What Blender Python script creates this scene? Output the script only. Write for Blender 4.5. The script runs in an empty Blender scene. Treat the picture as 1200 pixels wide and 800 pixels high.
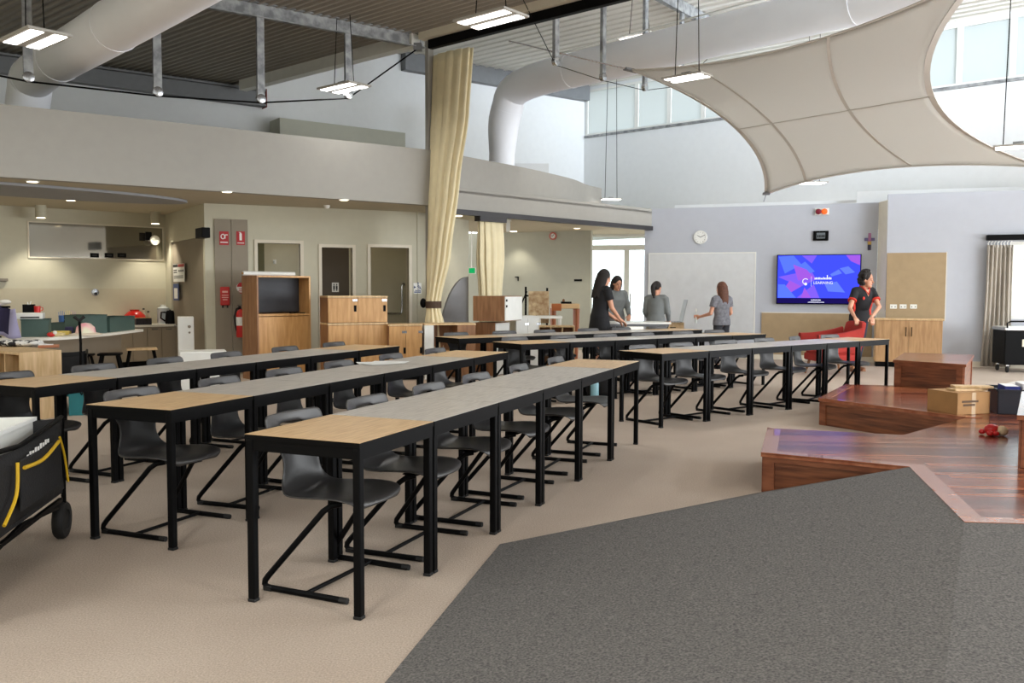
import bpy, bmesh, math, random
from mathutils import Vector, Matrix, Euler
random.seed(7)
C = bpy.context.scene.collection
PI = math.pi
# ------------------------------------------------------------------ camera and its rays
F, PIT, ROL, CH = 1035.1, 0.0588, 0.0033, 1.33
def ray(px, py):
    a, b = (px-600)/F, (py-400)/F
    u = math.cos(ROL)*a+math.sin(ROL)*b; v = -math.sin(ROL)*a+math.cos(ROL)*b
    return Vector((u, math.cos(PIT)-v*math.sin(PIT), -math.sin(PIT)-v*math.cos(PIT)))
def gz(px, py, z):
    r = ray(px, py); t = (z-CH)/r.z; return Vector((r.x*t, r.y*t, z))
def gy(px, py, y):
    r = ray(px, py); t = y/r.y; return Vector((r.x*t, y, CH+r.z*t))
cam = bpy.data.objects.new('camera', bpy.data.cameras.new('camera')); C.objects.link(cam)
cam.matrix_world = Matrix.Translation((0, 0, CH)) @ Matrix.Rotation(PI/2-PIT, 4, 'X') @ Matrix.Rotation(ROL, 4, 'Z')
cam.data.sensor_width = 36; cam.data.lens = 36*F/1200; cam.data.clip_start = .05; cam.data.clip_end = 200
bpy.context.scene.camera = cam
vs = bpy.context.scene.view_settings
vs.view_transform = 'Standard'; vs.look = 'None'; vs.gamma = 1; vs.use_curve_mapping = False; vs.exposure = 0.0

# ------------------------------------------------------------------ materials
def lin(c):
    f = lambda x: x/12.92 if x <= .04045 else ((x+.055)/1.055)**2.4
    return tuple(f(x/255) for x in c)+(1,)
def M(name, rgb, rough=.55, metal=0, noise=0, scale=8, bump=0, bscale=60, coat=0, emit=None, es=0, stretch=None):
    m = bpy.data.materials.new(name); m.use_nodes = True; nt = m.node_tree; b = nt.nodes['Principled BSDF']
    b.inputs['Base Color'].default_value = lin(rgb); b.inputs['Roughness'].default_value = rough; b.inputs['Metallic'].default_value = metal
    b.inputs['Coat Weight'].default_value = coat
    if emit: b.inputs['Emission Color'].default_value = lin(emit); b.inputs['Emission Strength'].default_value = es
    tc = nt.nodes.new('ShaderNodeTexCoord'); src = tc.outputs['Object']
    if stretch:
        mp = nt.nodes.new('ShaderNodeMapping'); mp.inputs['Scale'].default_value = stretch[:3]
        if len(stretch) > 3: mp.inputs['Rotation'].default_value = (0, 0, stretch[3])
        nt.links.new(src, mp.inputs[0]); src = mp.outputs[0]
    nz = nt.nodes.new('ShaderNodeTexNoise'); nz.inputs['Scale'].default_value = scale; nz.inputs['Detail'].default_value = 4
    nt.links.new(src, nz.inputs[0])
    n = noise or .03
    cr = nt.nodes.new('ShaderNodeValToRGB'); e = cr.color_ramp.elements
    c = lin(rgb); e[0].position = .3; e[1].position = .7
    e[0].color = tuple(x*(1-n) for x in c[:3])+(1,); e[1].color = tuple(min(1, x*(1+n)) for x in c[:3])+(1,)
    nt.links.new(nz.outputs[0], cr.inputs[0]); nt.links.new(cr.outputs[0], b.inputs['Base Color'])
    if bump:
        n2 = nt.nodes.new('ShaderNodeTexNoise'); n2.inputs['Scale'].default_value = bscale; nt.links.new(src, n2.inputs[0])
        bp = nt.nodes.new('ShaderNodeBump'); bp.inputs['Strength'].default_value = bump; bp.inputs['Distance'].default_value = .01
        nt.links.new(n2.outputs[0], bp.inputs['Height']); nt.links.new(bp.outputs[0], b.inputs['Normal'])
    return m
def ramp2(name, ca, cb, scale, stretch, rough, coat=0, detail=6, lo=.35, hi=.65, rot=0):
    m = M(name, ca, rough, coat=coat, scale=scale, stretch=(*stretch, rot)); nt = m.node_tree
    cr = [n for n in nt.nodes if n.type == 'VALTORGB'][0]; e = cr.color_ramp.elements
    e[0].color, e[1].color = lin(ca), lin(cb); e[0].position, e[1].position = lo, hi
    return m
def planks(name, cols, w, length, rot, rough, coat):
    m = bpy.data.materials.new(name); m.use_nodes = True; nt = m.node_tree; b = nt.nodes['Principled BSDF']
    tc = nt.nodes.new('ShaderNodeTexCoord'); mp = nt.nodes.new('ShaderNodeMapping'); mp.inputs['Rotation'].default_value = (0, 0, rot)
    nt.links.new(tc.outputs['Object'], mp.inputs[0])
    br = nt.nodes.new('ShaderNodeTexBrick'); br.inputs['Scale'].default_value = 1; br.inputs['Brick Width'].default_value = length
    br.inputs['Row Height'].default_value = w; br.inputs['Mortar Size'].default_value = .004; br.inputs['Mortar'].default_value = lin((38, 18, 12))
    br.inputs['Color1'].default_value = (0, 0, 0, 1); br.inputs['Color2'].default_value = (1, 1, 1, 1); br.inputs['Bias'].default_value = 0
    nt.links.new(mp.outputs[0], br.inputs[0])
    cr = nt.nodes.new('ShaderNodeValToRGB'); e = cr.color_ramp.elements
    e[0].color = lin(cols[0]); e[1].color = lin(cols[2]); k = e.new(.5); k.color = lin(cols[1])
    nt.links.new(br.outputs['Color'], cr.inputs[0])
    m2 = nt.nodes.new('ShaderNodeMapping'); m2.inputs['Rotation'].default_value = (0, 0, rot); m2.inputs['Scale'].default_value = (2, 40, 2)
    nt.links.new(tc.outputs['Object'], m2.inputs[0])
    nz = nt.nodes.new('ShaderNodeTexNoise'); nz.inputs['Scale'].default_value = 1.5; nz.inputs['Detail'].default_value = 5; nt.links.new(m2.outputs[0], nz.inputs[0])
    mx = nt.nodes.new('ShaderNodeMixRGB'); mx.blend_type = 'OVERLAY'; mx.inputs[0].default_value = .5
    nt.links.new(cr.outputs[0], mx.inputs[1]); nt.links.new(nz.outputs[0], mx.inputs[2])
    mo = nt.nodes.new('ShaderNodeMixRGB'); nt.links.new(br.outputs['Fac'], mo.inputs[0]); nt.links.new(mx.outputs[0], mo.inputs[1]); mo.inputs[2].default_value = lin((45, 22, 14))
    nt.links.new(mo.outputs[0], b.inputs['Base Color'])
    b.inputs['Roughness'].default_value = rough; b.inputs['Coat Weight'].default_value = coat; b.inputs['Coat Roughness'].default_value = .12; b.inputs['Specular IOR Level'].default_value = .3
    return m
def glow(name, rgb, s):
    m = bpy.data.materials.new(name); m.use_nodes = True; nt = m.node_tree; nt.nodes.clear()
    o = nt.nodes.new('ShaderNodeOutputMaterial'); e = nt.nodes.new('ShaderNodeEmission'); e.inputs[0].default_value = lin(rgb); e.inputs[1].default_value = s
    nt.links.new(e.outputs[0], o.inputs[0]); return m
def translucent(name, rgb, f=.6):
    m = bpy.data.materials.new(name); m.use_nodes = True; nt = m.node_tree; nt.nodes.clear()
    o = nt.nodes.new('ShaderNodeOutputMaterial'); d = nt.nodes.new('ShaderNodeBsdfDiffuse'); t = nt.nodes.new('ShaderNodeBsdfTranslucent'); x = nt.nodes.new('ShaderNodeMixShader')
    d.inputs[0].default_value = t.inputs[0].default_value = lin(rgb); x.inputs[0].default_value = f
    nt.links.new(d.outputs[0], x.inputs[1]); nt.links.new(t.outputs[0], x.inputs[2]); nt.links.new(x.outputs[0], o.inputs[0]); return m
def glass(name, rgb=(245, 250, 250), rough=0):
    m = bpy.data.materials.new(name); m.use_nodes = True; nt = m.node_tree; nt.nodes.clear()
    o = nt.nodes.new('ShaderNodeOutputMaterial'); t = nt.nodes.new('ShaderNodeBsdfTransparent'); g = nt.nodes.new('ShaderNodeBsdfGlossy'); x = nt.nodes.new('ShaderNodeMixShader')
    t.inputs[0].default_value = lin(rgb); g.inputs[1].default_value = .03; x.inputs[0].default_value = .07
    nt.links.new(t.outputs[0], x.inputs[1]); nt.links.new(g.outputs[0], x.inputs[2]); nt.links.new(x.outputs[0], o.inputs[0]); return m
m_floor = M('beige_carpet', (178, 164, 146), .95, noise=.05, scale=1.2, bump=.5, bscale=170)
_nt = m_floor.node_tree
_n2 = _nt.nodes.new('ShaderNodeTexNoise'); _n2.inputs['Scale'].default_value = 130; _n2.inputs['Detail'].default_value = 2
_nt.links.new([n for n in _nt.nodes if n.type == 'TEX_COORD'][0].outputs['Object'], _n2.inputs[0])
_mx = _nt.nodes.new('ShaderNodeMixRGB'); _mx.blend_type = 'OVERLAY'; _mx.inputs[0].default_value = .45
_cr = [n for n in _nt.nodes if n.type == 'VALTORGB'][0]
_nt.links.new(_cr.outputs[0], _mx.inputs[1]); _nt.links.new(_n2.outputs[0], _mx.inputs[2]); _nt.links.new(_mx.outputs[0], _nt.nodes['Principled BSDF'].inputs['Base Color'])
_cr.color_ramp.elements[0].color = lin((180, 163, 147)); _cr.color_ramp.elements[1].color = lin((190, 174, 158))
m_dark = ramp2('charcoal_carpet', (68, 67, 66), (124, 120, 116), 110, (1, 1, 1), .95, lo=.3, hi=.7)
m_deck = planks('jarrah_boards', ((80, 36, 22), (124, 60, 37), (166, 98, 62)), .09, 1.9, .10, .2, .08)
m_riser = ramp2('jarrah_riser', (84, 44, 27), (136, 82, 52), 2.2, (1.2, 1.2, 16), .35, coat=.3)
m_rframe = ramp2('jarrah_frame', (118, 66, 42), (150, 92, 62), 2, (3, 3, 14), .32, coat=.3)
m_border = ramp2('jarrah_border', (150, 84, 56), (178, 112, 80), 3, (4, 4, 4), .25, coat=.5)
m_oak = ramp2('oak_laminate', (200, 162, 114), (226, 192, 146), 3, (2.2, 22, 6), .38)
m_grey = ramp2('grey_oak_laminate', (176, 169, 161), (204, 197, 188), 3, (2.2, 22, 6), .36)
m_black = M('black_powder_coat', (11, 11, 12), .5, noise=.1); m_black.node_tree.nodes['Principled BSDF'].inputs['Specular IOR Level'].default_value = .08
m_shell = M('charcoal_plastic', (54, 52, 51), .42, noise=.06, bump=.06, bscale=300)
m_rubber = M('black_rubber', (18, 18, 18), .7)
m_cream = M('cream_wall', (196, 192, 172), .8, noise=.02)
m_white = M('white_wall', (222, 224, 224), .8, noise=.015)
m_bulk = M('off_white_bulkhead', (162, 159, 152), .8, noise=.02)  # wall paint darkened so the bulkhead's shade is in the colour
m_tvw = M('pale_grey_wall', (182, 185, 193), .8, noise=.015)
m_grw = M('grey_green_wall', (176, 176, 162), .8, noise=.02)
m_kceil = M('kitchen_ceiling', (190, 182, 160), .85, noise=.02)
m_roofl = M('grey_roof_sheet', (150, 144, 134), .55, noise=.05)
m_roofr = M('white_roof_sheet', (218, 216, 208), .6, noise=.02)
m_galv = ramp2('galvanised_steel', (120, 122, 124), (170, 172, 172), 9, (1, 1, 1), .45)
m_galv.node_tree.nodes['Principled BSDF'].inputs['Metallic'].default_value = .35
m_darkbeam = M('grey_beam', (112, 114, 116), .5, noise=.06)
m_creamtrim = M('cream_trim', (218, 210, 192), .6)
m_whitetrim = M('white_trim', (228, 228, 222), .5)
m_duct = M('white_duct_fabric', (244, 246, 252), .8, noise=.01, scale=3)
m_sail = translucent('taupe_sail_cloth', (236, 234, 230), .62)
m_seam = M('sail_webbing', (206, 202, 195), .85)
m_curt = M('cream_curtain', (228, 215, 178), .85, noise=.05, scale=5, bump=.1)
m_curtg = M('grey_curtain', (176, 168, 156), .85, noise=.06, scale=5)
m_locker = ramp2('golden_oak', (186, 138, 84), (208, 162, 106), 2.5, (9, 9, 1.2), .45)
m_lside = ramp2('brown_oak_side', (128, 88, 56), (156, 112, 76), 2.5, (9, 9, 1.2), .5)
m_book = ramp2('pale_oak', (198, 164, 116), (222, 192, 148), 2.5, (9, 9, 1.2), .5)
m_tan = M('tan_pinboard', (164, 142, 110), .9, noise=.05, bump=.2, bscale=250)
m_paper = M('white_paper', (236, 236, 232), .7)
m_wplastic = M('white_plastic', (232, 232, 226), .4)
m_red = M('red_plastic', (196, 34, 32), .4)
m_redf = M('red_fabric', (158, 36, 26), .8, noise=.1, bump=.2, bscale=200)
m_chrome = M('brushed_steel', (180, 182, 184), .25, metal=.9)
m_gdoor = M('taupe_door', (142, 132, 116), .6, noise=.02)
m_gcab = M('taupe_cupboard', (150, 138, 120), .6, noise=.02)
m_ctop = M('cream_worktop', (232, 228, 216), .35)
m_green = M('dark_green_panel', (70, 92, 86), .6, noise=.05)
m_teal = M('teal_fabric', (42, 120, 128), .8, noise=.08)
m_bfab = M('black_fabric', (20, 20, 22), .8, noise=.2, bump=.3, bscale=90)
m_yel = M('yellow_piping', (226, 182, 34), .6)
m_led = glow('led_diffuser', (255, 250, 244), 5)
m_ledw = glow('downlight_glow', (255, 238, 205), 5)
m_pane = translucent('opal_glazing', (206, 211, 211), .7)
m_glass = glass('clear_glass')
m_mirror = M('mirror_glass', (150, 146, 136), .05, metal=.85)
m_skin = M('skin_tone', (206, 150, 122), .55, noise=.05)
m_hairb = M('dark_brown_hair', (26, 18, 15), .75, noise=.3, scale=40)
m_hairm = M('mid_brown_hair', (92, 54, 36), .7, noise=.3, scale=40)

# ------------------------------------------------------------------ mesh builder
WL = {}
def wl(o): return WL.get(o.name, Vector((0, 0, 0))) if o else Vector((0, 0, 0))
class MB:
    def __init__(s): s.v = []; s.f = []; s.mi = []; s.cur = 0
    def add(s, vs, fs):
        n = len(s.v); s.v += [Vector(p) for p in vs]; s.f += [tuple(i+n for i in f) for f in fs]; s.mi += [s.cur]*len(fs); return s
    def prism(s, pts, z0, z1):
        n = len(pts); a = sum(pts[i][0]*pts[(i+1) % n][1]-pts[(i+1) % n][0]*pts[i][1] for i in range(n))
        if a < 0: pts = list(pts)[::-1]
        vs = [(p[0], p[1], z0) for p in pts]+[(p[0], p[1], z1) for p in pts]
        return s.add(vs, [tuple(range(n))[::-1], tuple(range(n, 2*n))]+[(i, (i+1) % n, n+(i+1) % n, n+i) for i in range(n)])
    def box(s, c, d, rz=0, m=None):
        cs, sn = math.cos(rz), math.sin(rz); vs = []
        for z in (-.5, .5):
            for x, y in ((-.5, -.5), (.5, -.5), (.5, .5), (-.5, .5)):
                X, Y = x*d[0], y*d[1]; vs.append((c[0]+X*cs-Y*sn, c[1]+X*sn+Y*cs, c[2]+z*d[2]))
        if m: vs = [m @ Vector(p) for p in vs]
        return s.add(vs, [(3, 2, 1, 0), (4, 5, 6, 7), (0, 1, 5, 4), (1, 2, 6, 5), (2, 3, 7, 6), (3, 0, 4, 7)])
    def frame(s, p, u, v, w, du, dv, dw):   # box spanned from corner p by unit vectors
        u, v, w, p = Vector(u)*du, Vector(v)*dv, Vector(w)*dw, Vector(p)
        vs = [p, p+u, p+u+v, p+v, p+w, p+u+w, p+u+v+w, p+v+w]
        fs = [(3, 2, 1, 0), (4, 5, 6, 7), (0, 1, 5, 4), (1, 2, 6, 5), (2, 3, 7, 6), (3, 0, 4, 7)]
        if u.cross(v).dot(w) < 0: fs = [f[::-1] for f in fs]
        return s.add(vs, fs)
    def bar(s, a, b, w, h, up=(0, 0, 1)):
        a, b = Vector(a), Vector(b); d = b-a; L = d.length; d.normalize(); up = Vector(up)
        sd = d.cross(up)
        if sd.length < 1e-4: sd = d.cross(Vector((1, 0, 0)))
        sd.normalize(); u2 = sd.cross(d)
        return s.frame(a-sd*w/2-u2*h/2, d, sd, u2, L, w, h)
    def tube(s, pts, r, n=8, closed=False, caps=True):
        pts = [Vector(p) for p in pts]; m = len(pts); rr = r if isinstance(r, (list, tuple)) else [r]*m
        ref = None; rings = []
        for i, p in enumerate(pts):
            if closed: t = pts[(i+1) % m]-pts[i-1]
            else: t = pts[min(i+1, m-1)]-pts[max(i-1, 0)]
            t.normalize()
            if ref is None:
                ref = t.cross(Vector((0, 0, 1)))
                if ref.length < .1: ref = t.cross(Vector((1, 0, 0)))
            ref = (ref-t*ref.dot(t)); ref.normalize(); b = t.cross(ref)
            rings.append([p+(ref*math.cos(2*PI*k/n)+b*math.sin(2*PI*k/n))*rr[i] for k in range(n)])
        vs = [q for R_ in rings for q in R_]; fs = []
        for i in range(m if closed else m-1):
            j = (i+1) % m
            for k in range(n): fs.append((i*n+k, i*n+(k+1) % n, j*n+(k+1) % n, j*n+k))
        if caps and not closed: fs += [tuple(range(n))[::-1], tuple(range((m-1)*n, m*n))]
        return s.add(vs, fs)
    def lathe(s, prof, c=(0, 0, 0), n=20, m=None):
        vs = []; fs = []; k = len(prof)
        for r, z in prof:
            for i in range(n): vs.append(Vector((c[0]+r*math.cos(2*PI*i/n), c[1]+r*math.sin(2*PI*i/n), c[2]+z)))
        if m: vs = [m @ v for v in vs]
        for j in range(k-1):
            for i in range(n): fs.append((j*n+i, j*n+(i+1) % n, (j+1)*n+(i+1) % n, (j+1)*n+i))
        fs += [tuple(range(n))[::-1], tuple(range((k-1)*n, k*n))]
        return s.add(vs, fs)
    def ell(s, c, r, n=14, k=9, m=None):
        prof = [(max(1e-3, math.sin(PI*j/k)), -math.cos(PI*j/k)) for j in range(k+1)]
        T = Matrix.Translation(c) @ (m or Matrix()) @ Matrix.Diagonal((r[0], r[1], r[2], 1))
        return s.lathe(prof, n=n, m=T)
    def limb(s, a, b, ra, rb, n=12):
        a, b = Vector(a), Vector(b); d = (b-a).normalized(); pts = []; rr = []
        for k in range(4, 0, -1): pts.append(a-d*ra*math.sin(PI/2*k/4)*.999); rr.append(max(1e-3, ra*math.cos(PI/2*k/4)))
        pts.append(a); rr.append(ra); pts.append(b); rr.append(rb)
        for k in range(1, 5): pts.append(b+d*rb*math.sin(PI/2*k/4)*.999); rr.append(max(1e-3, rb*math.cos(PI/2*k/4)))
        return s.tube(pts, rr, n)
    def loft(s, rings, caps=True, closed=True):
        n = len(rings[0]); vs = [p for r in rings for p in r]; fs = []
        for j in range(len(rings)-1):
            for i in range(n if closed else n-1): fs.append((j*n+i, j*n+(i+1) % n, (j+1)*n+(i+1) % n, (j+1)*n+i))
        if caps and closed: fs += [tuple(range(n))[::-1], tuple(range((len(rings)-1)*n, len(rings)*n))]
        return s.add(vs, fs)
    def mat(s, i): s.cur = i; return s
    def build(s, name, mats, parent=None, world=True, smooth=False, bevel=0, loc=None, solid=0, sub=0, keep=False):
        me = bpy.data.meshes.new(name); o = bpy.data.objects.new(name, me); C.objects.link(o)
        base = Vector((0, 0, 0))
        if parent is not None:
            if world: base = wl(parent)
            o.parent = parent
        elif loc is not None: base = Vector(loc); o.location = base
        WL[o.name] = base.copy()
        me.from_pydata([p-base for p in s.v], [], s.f)
        for m in (mats if isinstance(mats, (list, tuple)) else [mats]): me.materials.append(m)
        for p, i in zip(me.polygons, s.mi): p.material_index = i
        bm = bmesh.new(); bm.from_mesh(me)
        if not keep: bmesh.ops.recalc_face_normals(bm, faces=bm.faces)
        bm.to_mesh(me); bm.free()
        if smooth:
            for p in me.polygons: p.use_smooth = True
            if smooth != 2: me.set_sharp_from_angle(angle=.7)
        if solid: md = o.modifiers.new('thickness', 'SOLIDIFY'); md.thickness = solid; md.offset = 0
        if sub: md = o.modifiers.new('smooth', 'SUBSURF'); md.levels = md.render_levels = sub
        if bevel: md = o.modifiers.new('bevel', 'BEVEL'); md.width = bevel; md.segments = 2; md.limit_method = 'ANGLE'
        return o
def thing(name, label, cat, loc, rz=0, group=None):
    o = bpy.data.objects.new(name, None); C.objects.link(o); o.location = loc; o.rotation_euler = (0, 0, rz); o.empty_display_size = .1
    WL[o.name] = Vector(loc); o['label'] = label; o['category'] = cat
    if group: o['group'] = group
    return o
def tag(o, label, cat, group=None):
    o['label'] = label; o['category'] = cat
    if group: o['group'] = group
    return o
def struct(o): o['kind'] = 'structure'; return o
def dup(root, loc, rz, label, group=None):
    def cp(o, par):
        c = o.copy(); C.objects.link(c); c.parent = par
        for ch in kids.get(o, []): cp(ch, c)
        return c
    kids = {}
    for o in list(root.children_recursive): kids.setdefault(o.parent, []).append(o)
    r = cp(root, None); r.location = loc; r.rotation_euler = (0, 0, rz); r['label'] = label
    if group: r['group'] = group
    return r
def label_part(o, t): o['label'] = t; return o
class Pl:                                       # a vertical plane in plan, from a to b (left to right as seen)
    def __init__(s, a, b):
        s.a = Vector((a[0], a[1], 0)); d = Vector((b[0]-a[0], b[1]-a[1], 0)); s.L = d.length; s.u = d.normalized()
        s.n = Vector((s.u.y, -s.u.x, 0))        # towards the viewer
        s.rz = math.atan2(s.u.y, s.u.x)
    def hit(s, px, py, off=0):
        r = ray(px, py); o = Vector((0, 0, CH)); t = (s.a+s.n*off-o).dot(s.n)/r.dot(s.n); p = o+r*t
        return (p-s.a).dot(s.u), p.z
    def at(s, u, z, off=0): p = s.a+s.u*u+s.n*off; return Vector((p.x, p.y, z))
    def px(s, x, y, off=0): return s.at(*s.hit(x, y, off), off)
    def slab(s, mb, u0, u1, z0, z1, off, th):   # a slab whose front face lies at off, thickness th behind it
        return mb.frame(s.at(u0, z0, off-th), s.u, s.n, (0, 0, 1), u1-u0, th, z1-z0)
    def rect(s, x0, y0, x1, y1, off=0):
        ym, xm = (y0+y1)/2, (x0+x1)/2
        return s.hit(x0, ym, off)[0], s.hit(x1, ym, off)[0], s.hit(xm, y1, off)[1], s.hit(xm, y0, off)[1]
    def pslab(s, mb, x0, y0, x1, y1, off, th): return s.slab(mb, *s.rect(x0, y0, x1, y1, off), off, th)
    def wall(s, mb, u0, u1, z0, z1, holes, th=.12):
        us = sorted({u0, u1, *[h[0] for h in holes], *[h[1] for h in holes]}); zs = sorted({z0, z1, *[h[2] for h in holes], *[h[3] for h in holes]})
        for a, b in zip(us, us[1:]):
            for c, d in zip(zs, zs[1:]):
                if not any(h[0] <= (a+b)/2 <= h[1] and h[2] <= (c+d)/2 <= h[3] for h in holes): s.slab(mb, a, b, c, d, 0, th)
        return mb
def text(name, body, size, mat, pos, plane, parent=None, ext=.001, align='CENTER'):
    cu = bpy.data.curves.new(name, 'FONT'); cu.body = body; cu.size = size; cu.extrude = ext; cu.align_x = align; cu.align_y = 'CENTER'
    t = bpy.data.objects.new(name+'_tmp', cu); C.objects.link(t); bpy.context.view_layer.update()
    me = bpy.data.meshes.new_from_object(t.evaluated_get(bpy.context.evaluated_depsgraph_get())); bpy.data.objects.remove(t)
    R = Matrix((plane.u, Vector((0, 0, 1)), plane.n)).transposed().to_4x4()
    me.transform(Matrix.Translation(Vector(pos)-(wl(parent) if parent else Vector((0, 0, 0)))) @ R); me.materials.clear(); me.materials.append(mat)
    me.name = name; o = bpy.data.objects.new(name, me); C.objects.link(o); o.parent = parent; WL[o.name] = wl(parent)
    return o
# ------------------------------------------------------------------ the setting
def ST(s, t, z): return Vector((.65*s-.76*t, .76*s+.65*t, z))
struct(MB().prism([(-16, -6), (14, -6), (14, 34), (-16, 34)], -.1, 0).build('floor', m_floor))
# charcoal carpet ramp rising to the deck
rv = [(-1.75, -3, .004), (-.06, 4.54, .004), (1.63, 5.74, .004), (2.41, 5.3, .2646), (2.09, 4.02, .2646), (7, 3.55, .2646), (7, -3, .2646)]
b = MB().add(rv+[(p[0], p[1], -.02) for p in rv], [(1, 2, 3, 4), (0, 1, 4), (0, 4, 5, 6)]+[((i+1) % 7, i, 7+i, 7+(i+1) % 7) for i in range(7)])
struct(b.build('floor_ramp', m_dark))
UL = Pl((-12, 11.93), (1.76, 22)); UR = Pl((1.76, 22), (12, 13.22)); TV = Pl((2.66, 17.85), (6.74, 16.37)); RW = Pl((6.71, 15.9), (12, 14.07))
KW = Pl((-11, 11.42), (-6.1, 15.6)); RT = Pl((-6.1, 15.6), (-4.68, 13.5)); FW = Pl((-4.68, 13.5), (-1.58, 14.9)); CW = Pl((-1.58, 14.9), (-.82, 16.7)); GW = Pl((-2.2, 21.05), (1.72, 19.4))
GL = Pl((1.2, 20.9), (3.9, 20.3))
struct(UL.wall(MB(), 0, UL.L, 2.7, 6.3, []).build('wall_upper_left', m_white))
uA = .06; z0, z1 = 5.09, 6.2
struct(UR.wall(MB(), 0, UR.L, 2.55, 6.3, [(uA, 13.0, z0, z1)]).build('wall_upper_right', m_white))
mulls = [UR.hit(746, 130)[0], UR.hit(784, 125)[0]]
st = mulls[1]-mulls[0]
us = [uA, mulls[0]]+[mulls[0]+st*k for k in range(1, 20) if mulls[0]+st*k < 13]+[13.0]
for i, (a, c) in enumerate(zip(us, us[1:])):
    w = MB()
    for (p, q, r, s_) in ((a, a+.05, z0, z1), (c-.05, c, z0, z1), (a+.05, c-.05, z0, z0+.05), (a+.05, c-.05, z1-.05, z1)): UR.slab(w, p, q, r, s_, .01, .08)
    o = struct(w.build('window_%d' % (i+1), m_whitetrim, loc=UR.at((a+c)/2, z0)))
    UR.slab(MB(), a+.05, c-.05, z0+.05, z1-.05, -.03, .012).build('pane', m_pane, o)
struct(UR.slab(MB(), uA-.02, 13.0, z0-.05, z0, .06, .1).build('trim_1', m_galv))
struct(TV.wall(MB(), 0, TV.L, 0, 2.95, []).build('wall_back', m_tvw))
rt2 = Pl((6.74, 16.37), (6.71, 15.9))
struct(MB().prism([(6.741, 16.37), (6.711, 15.9), (6.9, 15.84), (6.95, 16.33)], 0, 2.95).build('wall_return', M('lit_cream_wall', (236, 230, 212), .8)))  # lamp light falling on this return is put into a lighter cream
wx0 = RW.hit(1184, 300)[0]; wz1 = RW.hit(1195, 283)[1]; wz0 = .85
struct(RW.wall(MB(), 0, RW.L, 0, 3.05, [(wx0, 4.6, wz0, wz1)]).build('wall_right', m_tvw))
w = MB()
for (a, c, d, e) in ((wx0, wx0+.06, wz0, wz1), (4.54, 4.6, wz0, wz1), (wx0+.06, 4.54, wz0, wz0+.06), (wx0+.06, 4.54, wz1-.06, wz1), (3.0, 3.05, wz0+.06, wz1-.06), (wx0+.06, 4.54, wz1-.32, wz1-.27)): RW.slab(w, a, c, d, e, -.02, .06)
wn = struct(w.build('window_30', m_whitetrim, loc=RW.at(wx0, wz0)))
RW.slab(MB(), wx0+.06, 4.54, wz0+.06, wz1-.06, -.05, .006).build('pane', m_glass, wn)
for n_, P_, u0, u1 in (('back', TV, 0, TV.L), ('right', RW, .95, RW.L)):
    struct(P_.slab(MB(), u0, u1, 0, .1, .016, .016).build('baseboard_'+n_, m_creamtrim))
# bulkhead over the kitchen, its curved run behind the column, and the straight one over the side room
F0, F1 = gz(0, 207, 2.62), gz(500, 240, 2.62); FB = Pl(F0+(F0-F1)*.5, F1+(F1-F0)*.035)
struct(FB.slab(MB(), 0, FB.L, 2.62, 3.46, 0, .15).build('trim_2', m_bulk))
cv = [gz(514, 175, 3.46), gz(545, 183, 3.46), gz(600, 193.5, 3.46), gz(640, 202, 3.46), gz(672, 210, 3.46), gz(688, 216.5, 3.46), Vector((1.86, 18.75, 3.46)), Vector((1.86, 19.1, 3.46)), Vector((1.7, 19.35, 3.46))]
def smooth_path(pts, n=6):
    out = []
    for i in range(len(pts)-1):
        p0, p1, p2, p3 = pts[max(i-1, 0)], pts[i], pts[i+1], pts[min(i+2, len(pts)-1)]
        for k in range(n):
            t = k/n; out.append(.5*((2*p1)+(p2-p0)*t+(2*p0-5*p1+4*p2-p3)*t*t+(3*p1-p0-3*p2+p3)*t**3))
    return out+[pts[-1]]
cp = smooth_path([Vector(p) for p in cv]); rings = []
for i, p in enumerate(cp):
    d = (cp[min(i+1, len(cp)-1)]-cp[max(i-1, 0)]).normalized(); n = Vector((d.y, -d.x, 0))
    rings.append([Vector((q.x, q.y, z)) for q, z in ((p, 2.62 if False else 2.9), (p, 3.46), (p-n*.15, 3.46), (p-n*.15, 2.9))])
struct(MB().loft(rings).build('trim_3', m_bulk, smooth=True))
LF = Pl((-1.0, 14.02), (2.79, 17.80))
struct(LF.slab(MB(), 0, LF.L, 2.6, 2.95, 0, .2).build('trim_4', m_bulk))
struct(MB().prism([LF.at(0, 0)[:2], LF.at(LF.L, 0)[:2], (1.9, 19.3), (-.5, 17)], 2.86, 2.9).build('trim_5', m_bulk))
struct(MB().prism([FB.at(0, 0, -.15)[:2], FB.at(FB.L, 0, -.15)[:2], LF.at(0, 0, -.2)[:2], LF.at(LF.L, 0, -.2)[:2], (4.2, 20.6), (1.3, 21.6), (-12, 12.1)], 2.62, 2.7).build('ceiling', m_kceil))
# kitchen walls
struct(KW.wall(MB(), 0, KW.L, 0, 2.62, []).build('wall_kitchen', m_cream))
d0, d1 = RT.hit(201, 350)[0], RT.hit(239, 350)[0]
struct(RT.wall(MB(), 0, RT.L, 0, 2.62, [(d0, d1, 0, 2.12)]).build('wall_kitchen_side', m_cream))
dr = struct(RT.slab(MB(), d0, d1, 0, 2.12, -.03, .05).build('door_1', m_gdoor, loc=RT.at(d0, 0)))
RT.pslab(MB(), 204, 381.5, 215, 383, .01, .03).build('door_handle', m_chrome, dr)
h = [FW.rect(302, 285, 352, 330), FW.rect(377, 290, 413, 330), FW.rect(434, 290, 479, 330)]
h[0] = (h[0][0], h[0][1], 1.1, h[0][3]); h[1] = (h[1][0], h[1][1], 0, h[1][3]); h[2] = (h[2][0], h[2][1], 0, h[2][3])
struct(FW.wall(MB(), 0, FW.L, 0, 2.62, h).build('wall_washroom', m_cream))
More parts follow.
